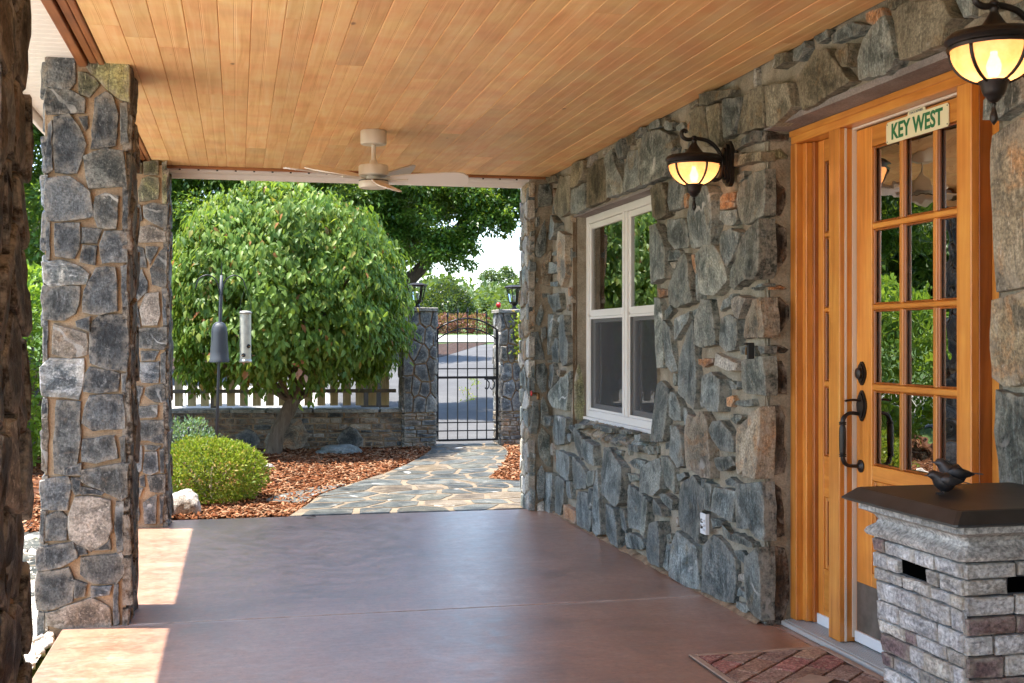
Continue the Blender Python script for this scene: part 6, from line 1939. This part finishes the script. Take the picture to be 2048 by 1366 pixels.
def rock(loc, size, m, label, seed, nm='boulder'):
    bm = bmesh.new(); bmesh.ops.create_icosphere(bm, subdivisions=4, radius=1)
    for v in bm.verts:
        s = v.co.copy(); f = 1 + .22 * noise.noise(s * 1.3 + Vector((seed, 0, 0))) + .09 * noise.noise(s * 3.4 + Vector((0, seed, 0))) + .035 * noise.noise(s * 9)
        v.co = Vector((s.x * size[0], s.y * size[1], s.z * size[2])) * f
        if v.co.z < -size[2] * .45: v.co.z = -size[2] * .45
    me = bpy.data.meshes.new(nm); bm.to_mesh(me); bm.free(); me.materials.append(m)
    me.polygons.foreach_set('use_smooth', [True] * len(me.polygons))
    o = bpy.data.objects.new(nm, me); col.objects.link(o); put(o, loc)
    return tag(o, label, 'rock')
rock((-.38, 9.08, .05), (.12, .12, .12), M_BOULD, 'pale rough boulder between the far pillar and the yellow green shrub', 3)
rock((1.12, 13.62, .005), (.25, .17, .085), M_SLATERK, 'flat grey green rock in the mulch right of the tree trunk', 5)
rock((.26, 12.2, -.005), (.11, .07, .04), M_BOULD, 'small flat stone in the mulch near the yellow green shrub', 7, 'stone_slab')

def big_tree(name, base, trunk_pts, clumps, leafL, n_per, label, seed, mleaf=None, mbark=None, group=None, limbs=()):
    q = np.random.default_rng(seed)
    root = thing(name, base, label, 'tree', group)
    limb(root, *trunk_pts, mbark or M_BARKD, 'trunk', 10)
    for pts, rads in limbs: limb(root, pts, rads, mbark or M_BARKD, 'limb', 8)
    sub = []
    for c, R_ in clumps:
        k = max(9, int(11 * (R_ / .8) ** 2))
        for _ in range(k):
            d = q.normal(size=3); d /= np.linalg.norm(d); f = q.random() ** .4
            r0 = R_ * q.uniform(.26, .46); sub.append((np.array(c) + d * (R_ - r0 * .6) * f, (r0, r0, r0 * .62)))
    P, A, N = [], [], []
    for c, rad in sub:
        k = max(20, int(n_per * rad[0] ** 2)); d = rdir(k, q)
        P.append(c + d * np.array(rad) * q.uniform(.35, 1.05, (k, 1))); A.append(d * .6 + q.normal(0, .5, (k, 3)) + np.array([0, 0, -.35])); N.append(d * .4 + q.normal(0, .4, (k, 3)) + np.array([0, 0, .8]))
    P, A, N = map(np.concatenate, (P, A, N)); n = len(P)
    leaves('crown', P, A, N, leafL * q.uniform(.7, 1.3, n), leafL * .5 * q.uniform(.8, 1.2, n), mleaf or L_OAK, root, True, .3, q)
    return root

big_tree('spreading_tree', (2.15, 19.4, .12), ([(2.15, 19.4, -.1), (2.2, 19.35, .9), (2.42, 19.2, 1.75), (2.62, 19.0, 2.2)], [.24, .20, .18, .15]),
         [((.6, 19.4, 4.2), 1.3), ((-.6, 19.2, 3.9), 1.2), ((-1.4, 20, 3.6), 1.0), ((1.9, 19.0, 3.95), 1.1), ((3.0, 18.6, 3.75), .85), ((2.9, 18.6, 3.15), .50), ((3.75, 18.5, 3.80), .75), ((4.3, 18.4, 4.0), .62), ((3.95, 18.5, 3.25), .38), ((3.4, 18.3, 2.85), .30), ((2.55, 18.7, 2.98), .40), ((2.0, 19, 3.0), .7), ((.4, 19.6, 3.1), .9), ((1.2, 20.2, 2.9), 1.0), ((-.8, 19.8, 2.7), 1.0), ((4.6, 18.6, 4.4), .7), ((2.95, 18.6, 2.62), .22), ((3.2, 20.4, 4.3), 1.2), ((4.5, 20.0, 4.7), 1.0), ((2.1, 20.4, 3.5), .9), ((3.4, 19.4, 3.3), .55), ((2.95, 18.4, 2.85), .45), ((3.35, 18.4, 2.80), .46), ((3.8, 18.4, 3.15), .52), ((4.35, 18.5, 3.75), .62), ((4.2, 19.3, 3.6), .55), ((2.2, 18.6, 2.7), .45), ((3.6, 19.2, 3.7), .7), ((2.75, 18.3, 2.62), .36), ((3.1, 18.2, 2.52), .34), ((3.45, 18.2, 2.62), .30), ((4.05, 18.3, 3.2), .42), ((4.4, 18.4, 3.45), .35)],
           .075, 4300, 'large dark spreading tree reaching over the gate from behind the round tree', 51,
         limbs=[([(2.62, 19.0, 2.2), (2.85, 18.9, 2.42), (3.2, 18.75, 2.85), (3.8, 18.6, 3.5)], [.13, .10, .07, .03]),
                ([(2.42, 19.2, 1.9), (2.38, 19.1, 2.5), (2.5, 19, 3.1), (2.3, 19, 3.9)], [.11, .09, .07, .03]),
                ([(2.4, 19.1, 2.7), (2.65, 18.9, 2.78), (2.9, 18.7, 3.0)], [.06, .05, .02]),
                ([(2.3, 19.2, 1.8), (1.7, 19.2, 2.5), (.8, 19.3, 3.3), (.3, 19.3, 4)], [.12, .09, .06, .03])])
big_tree('shade_tree', (-2.42, 14.9, -.03), ([(-2.42, 14.9, -.08), (-2.44, 14.9, .6), (-2.5, 14.9, 1.6), (-2.55, 15, 2.4)], [.24, .18, .15, .12]),
         [((-2.6, 14.6, 2.9), 1.1), ((-1.9, 15.3, 3.5), .9), ((-3.3, 14.6, 3.6), 1.1), ((-2.2, 14.6, 2.1), .65), ((-3.0, 15, 2.3), .8), ((-2.4, 15, 4.2), 1.0)],
         .075, 3000, 'shade tree with a grey trunk at the left edge beyond the bright shrub', 52, L_OAK, M_BARKG)
for i, (x, y, z, r_, lab) in enumerate([(-6.5, 24, 3.2, 2.6, 'broad green tree far left behind the shade tree'), (-2.6, 27, 3.4, 2.4, 'green tree behind the round tree, left of the spreading tree'), (-6.2, 17.0, 2.9, 2.4, 'leafy green tree mirrored in the door, behind the tallest bright shrub'), (2.9, 33.5, 5.0, 2.5, 'broad tree beyond the driveway verge, shading the asphalt behind the gate'), (-11, 20, 3.5, 3.0, 'green tree at the far left edge of the garden')]):
    big_tree('garden_tree', (x, y, gz(x, y)), ([(x, y, gz(x, y) - .1), (x + .1, y, 1.4), (x, y, 2.6)], [.25, .2, .12]), [((x, y, z), r_), ((x - 1.2, y, z - .6), r_ * .6), ((x + 1.3, y - .3, z - .5), r_ * .6), ((x + .3, y, z + 1.6), r_ * .6)], .13, 620, lab, 60 + i, L_OAK)

# barberry bushes and green shrub beyond the road
for i, (x, y, r_) in enumerate([(8.55, 50.5, .62), (9.35, 50.9, .70), (10.1, 50.5, .62), (7.6, 50.9, .6)]):
    dense_shrub('barberry_bush', (x, y, gz(x, y) + .35), (r_, r_ * .8, .48), 1500, .09, .05, L_RED, ['leftmost dark red barberry seen through the gate', 'middle dark red barberry, the tallest of the row', 'rightmost dark red barberry beside the light green shrub', 'dark red barberry hidden behind the left gate pillar'][i], 'shrub', 20 + i, 'red barberry bushes beyond the road', stems=3)
dense_shrub('light_green_shrub', (11.2, 50.3, gz(11, 50) + .5), (.85, .8, .72), 2600, .11, .06, L_FARB, 'light green shrub beyond the road right of the red bushes', 'shrub', 30, stems=3)

# hillside trees far beyond
def far_tree(x, y, ztop, w, kind, label, seed, trunk=True):
    q = np.random.default_rng(seed); g = gz(x, y); h = ztop - g
    root = thing('hillside_tree', (x, y, g), label, 'tree', 'trees on the far hillside')
    limb(root, [(x, y, g - .3), (x + .1 * w, y, g + h * .45), (x, y, g + h * .85)], [w * .06, w * .04, w * .015], M_BARKD, 'trunk', 6)
    P, A, N = [], [], []
    nb = 26 if kind == 0 else 22
    for k in range(nb):
        t = q.random(); zz = g + h * (.30 + .66 * t) if kind == 0 else g + h * (.18 + .72 * t)
        prof = math.sin(math.pi * min(1, .12 + t * .88) ** .8) ** .7
        rr_ = w * .5 * prof * q.random() ** .5; a = q.uniform(0, 6.28); s = w * q.uniform(.12, .22)
        c = np.array([x + rr_ * math.cos(a), y + rr_ * math.sin(a), zz]); m_ = 95; d = rdir(m_, q)
        P.append(c + d * np.array([s, s, s * .7]) * q.uniform(.5, 1.05, (m_, 1))); A.append(d + q.normal(0, .5, (m_, 3))); N.append(d * .5 + q.normal(0, .4, (m_, 3)) + np.array([0, 0, .7]))
    P, A, N = map(np.concatenate, (P, A, N)); n = len(P)
    leaves('crown', P, A, N, w * .075 * q.uniform(.7, 1.4, n), w * .05, L_FAR if kind != 2 else L_FARB, root, True, .3, q)
FT = [(53.3, 254, 17.6, 5.6, 0, 'tallest slim tree on the skyline, left one of the pair'), (58.9, 263, 18.2, 6.6, 0, 'right one of the pair of tall trees on the skyline'),
      (46.5, 190, 12.8, 6.5, 2, 'pale green tree on the hillside beside the right lantern'), (43.0, 228, 11.8, 7, 1, 'round tree on the hillside below the sky gap'),
      (41.0, 236, 13.6, 7, 0, 'dark tree on the skyline at the left end of the far row'), (36.5, 225, 13.4, 8, 0, 'broad dark tree on the skyline just above the clipped shrub'),
      (46.8, 226, 11.9, 6.5, 1, 'rounded tree on the hillside left of the tall pair'), (42.5, 200, 9.6, 6, 1, 'low round tree in the middle of the hillside'),
      (38.5, 205, 9.6, 6, 1, 'low round tree above the red bushes'), (44.0, 182, 8.4, 5.5, 2, 'pale bushy tree low on the hillside right of the gate arch'),
      (49.5, 222, 11.6, 6.5, 0, 'dark tree below the tall pair'), (54.0, 225, 12.6, 7, 2, 'pale green tree right of the tall pair'),
      (40.5, 168, 6.4, 5, 2, 'pale low tree just behind the gate pillar cap'), (36.0, 176, 7.4, 6, 1, 'low dark tree on the left of the gate view'), (62, 240, 14, 8, 1, 'tree at the right end of the far row')]
for i, f in enumerate(FT): far_tree(*f, 100 + i)
def hedgerow():
    """the wooded slope between the single trees reads as one mass"""
    q = np.random.default_rng(77); P, D = [], []
    for _ in range(420):
        x = q.uniform(18, 120); y = q.uniform(150, 300); g = gz(x, y); s = q.uniform(1.6, 3.4); d = rdir(42, q)
        P.append(np.array([x, y, g + s * .8]) + d * np.array([s, s, s * .9])); D.append(d)
    for _ in range(260):
        x = q.uniform(-120, 20); y = q.uniform(90, 200); g = gz(x, y); s = q.uniform(2, 4.4); d = rdir(42, q)
        P.append(np.array([x, y, g + s * .9]) + d * np.array([s, s, s * 1.1])); D.append(d)
    P, D = np.concatenate(P), np.concatenate(D); n = len(P)
    leaves('hillside_woods', P, D + q.normal(0, .5, (n, 3)), D * .6 + np.array([0, 0, .6]) + q.normal(0, .3, (n, 3)), .9 * q.uniform(.6, 1.3, n), .55, L_FAR, None, True, .3, q)
hedgerow()
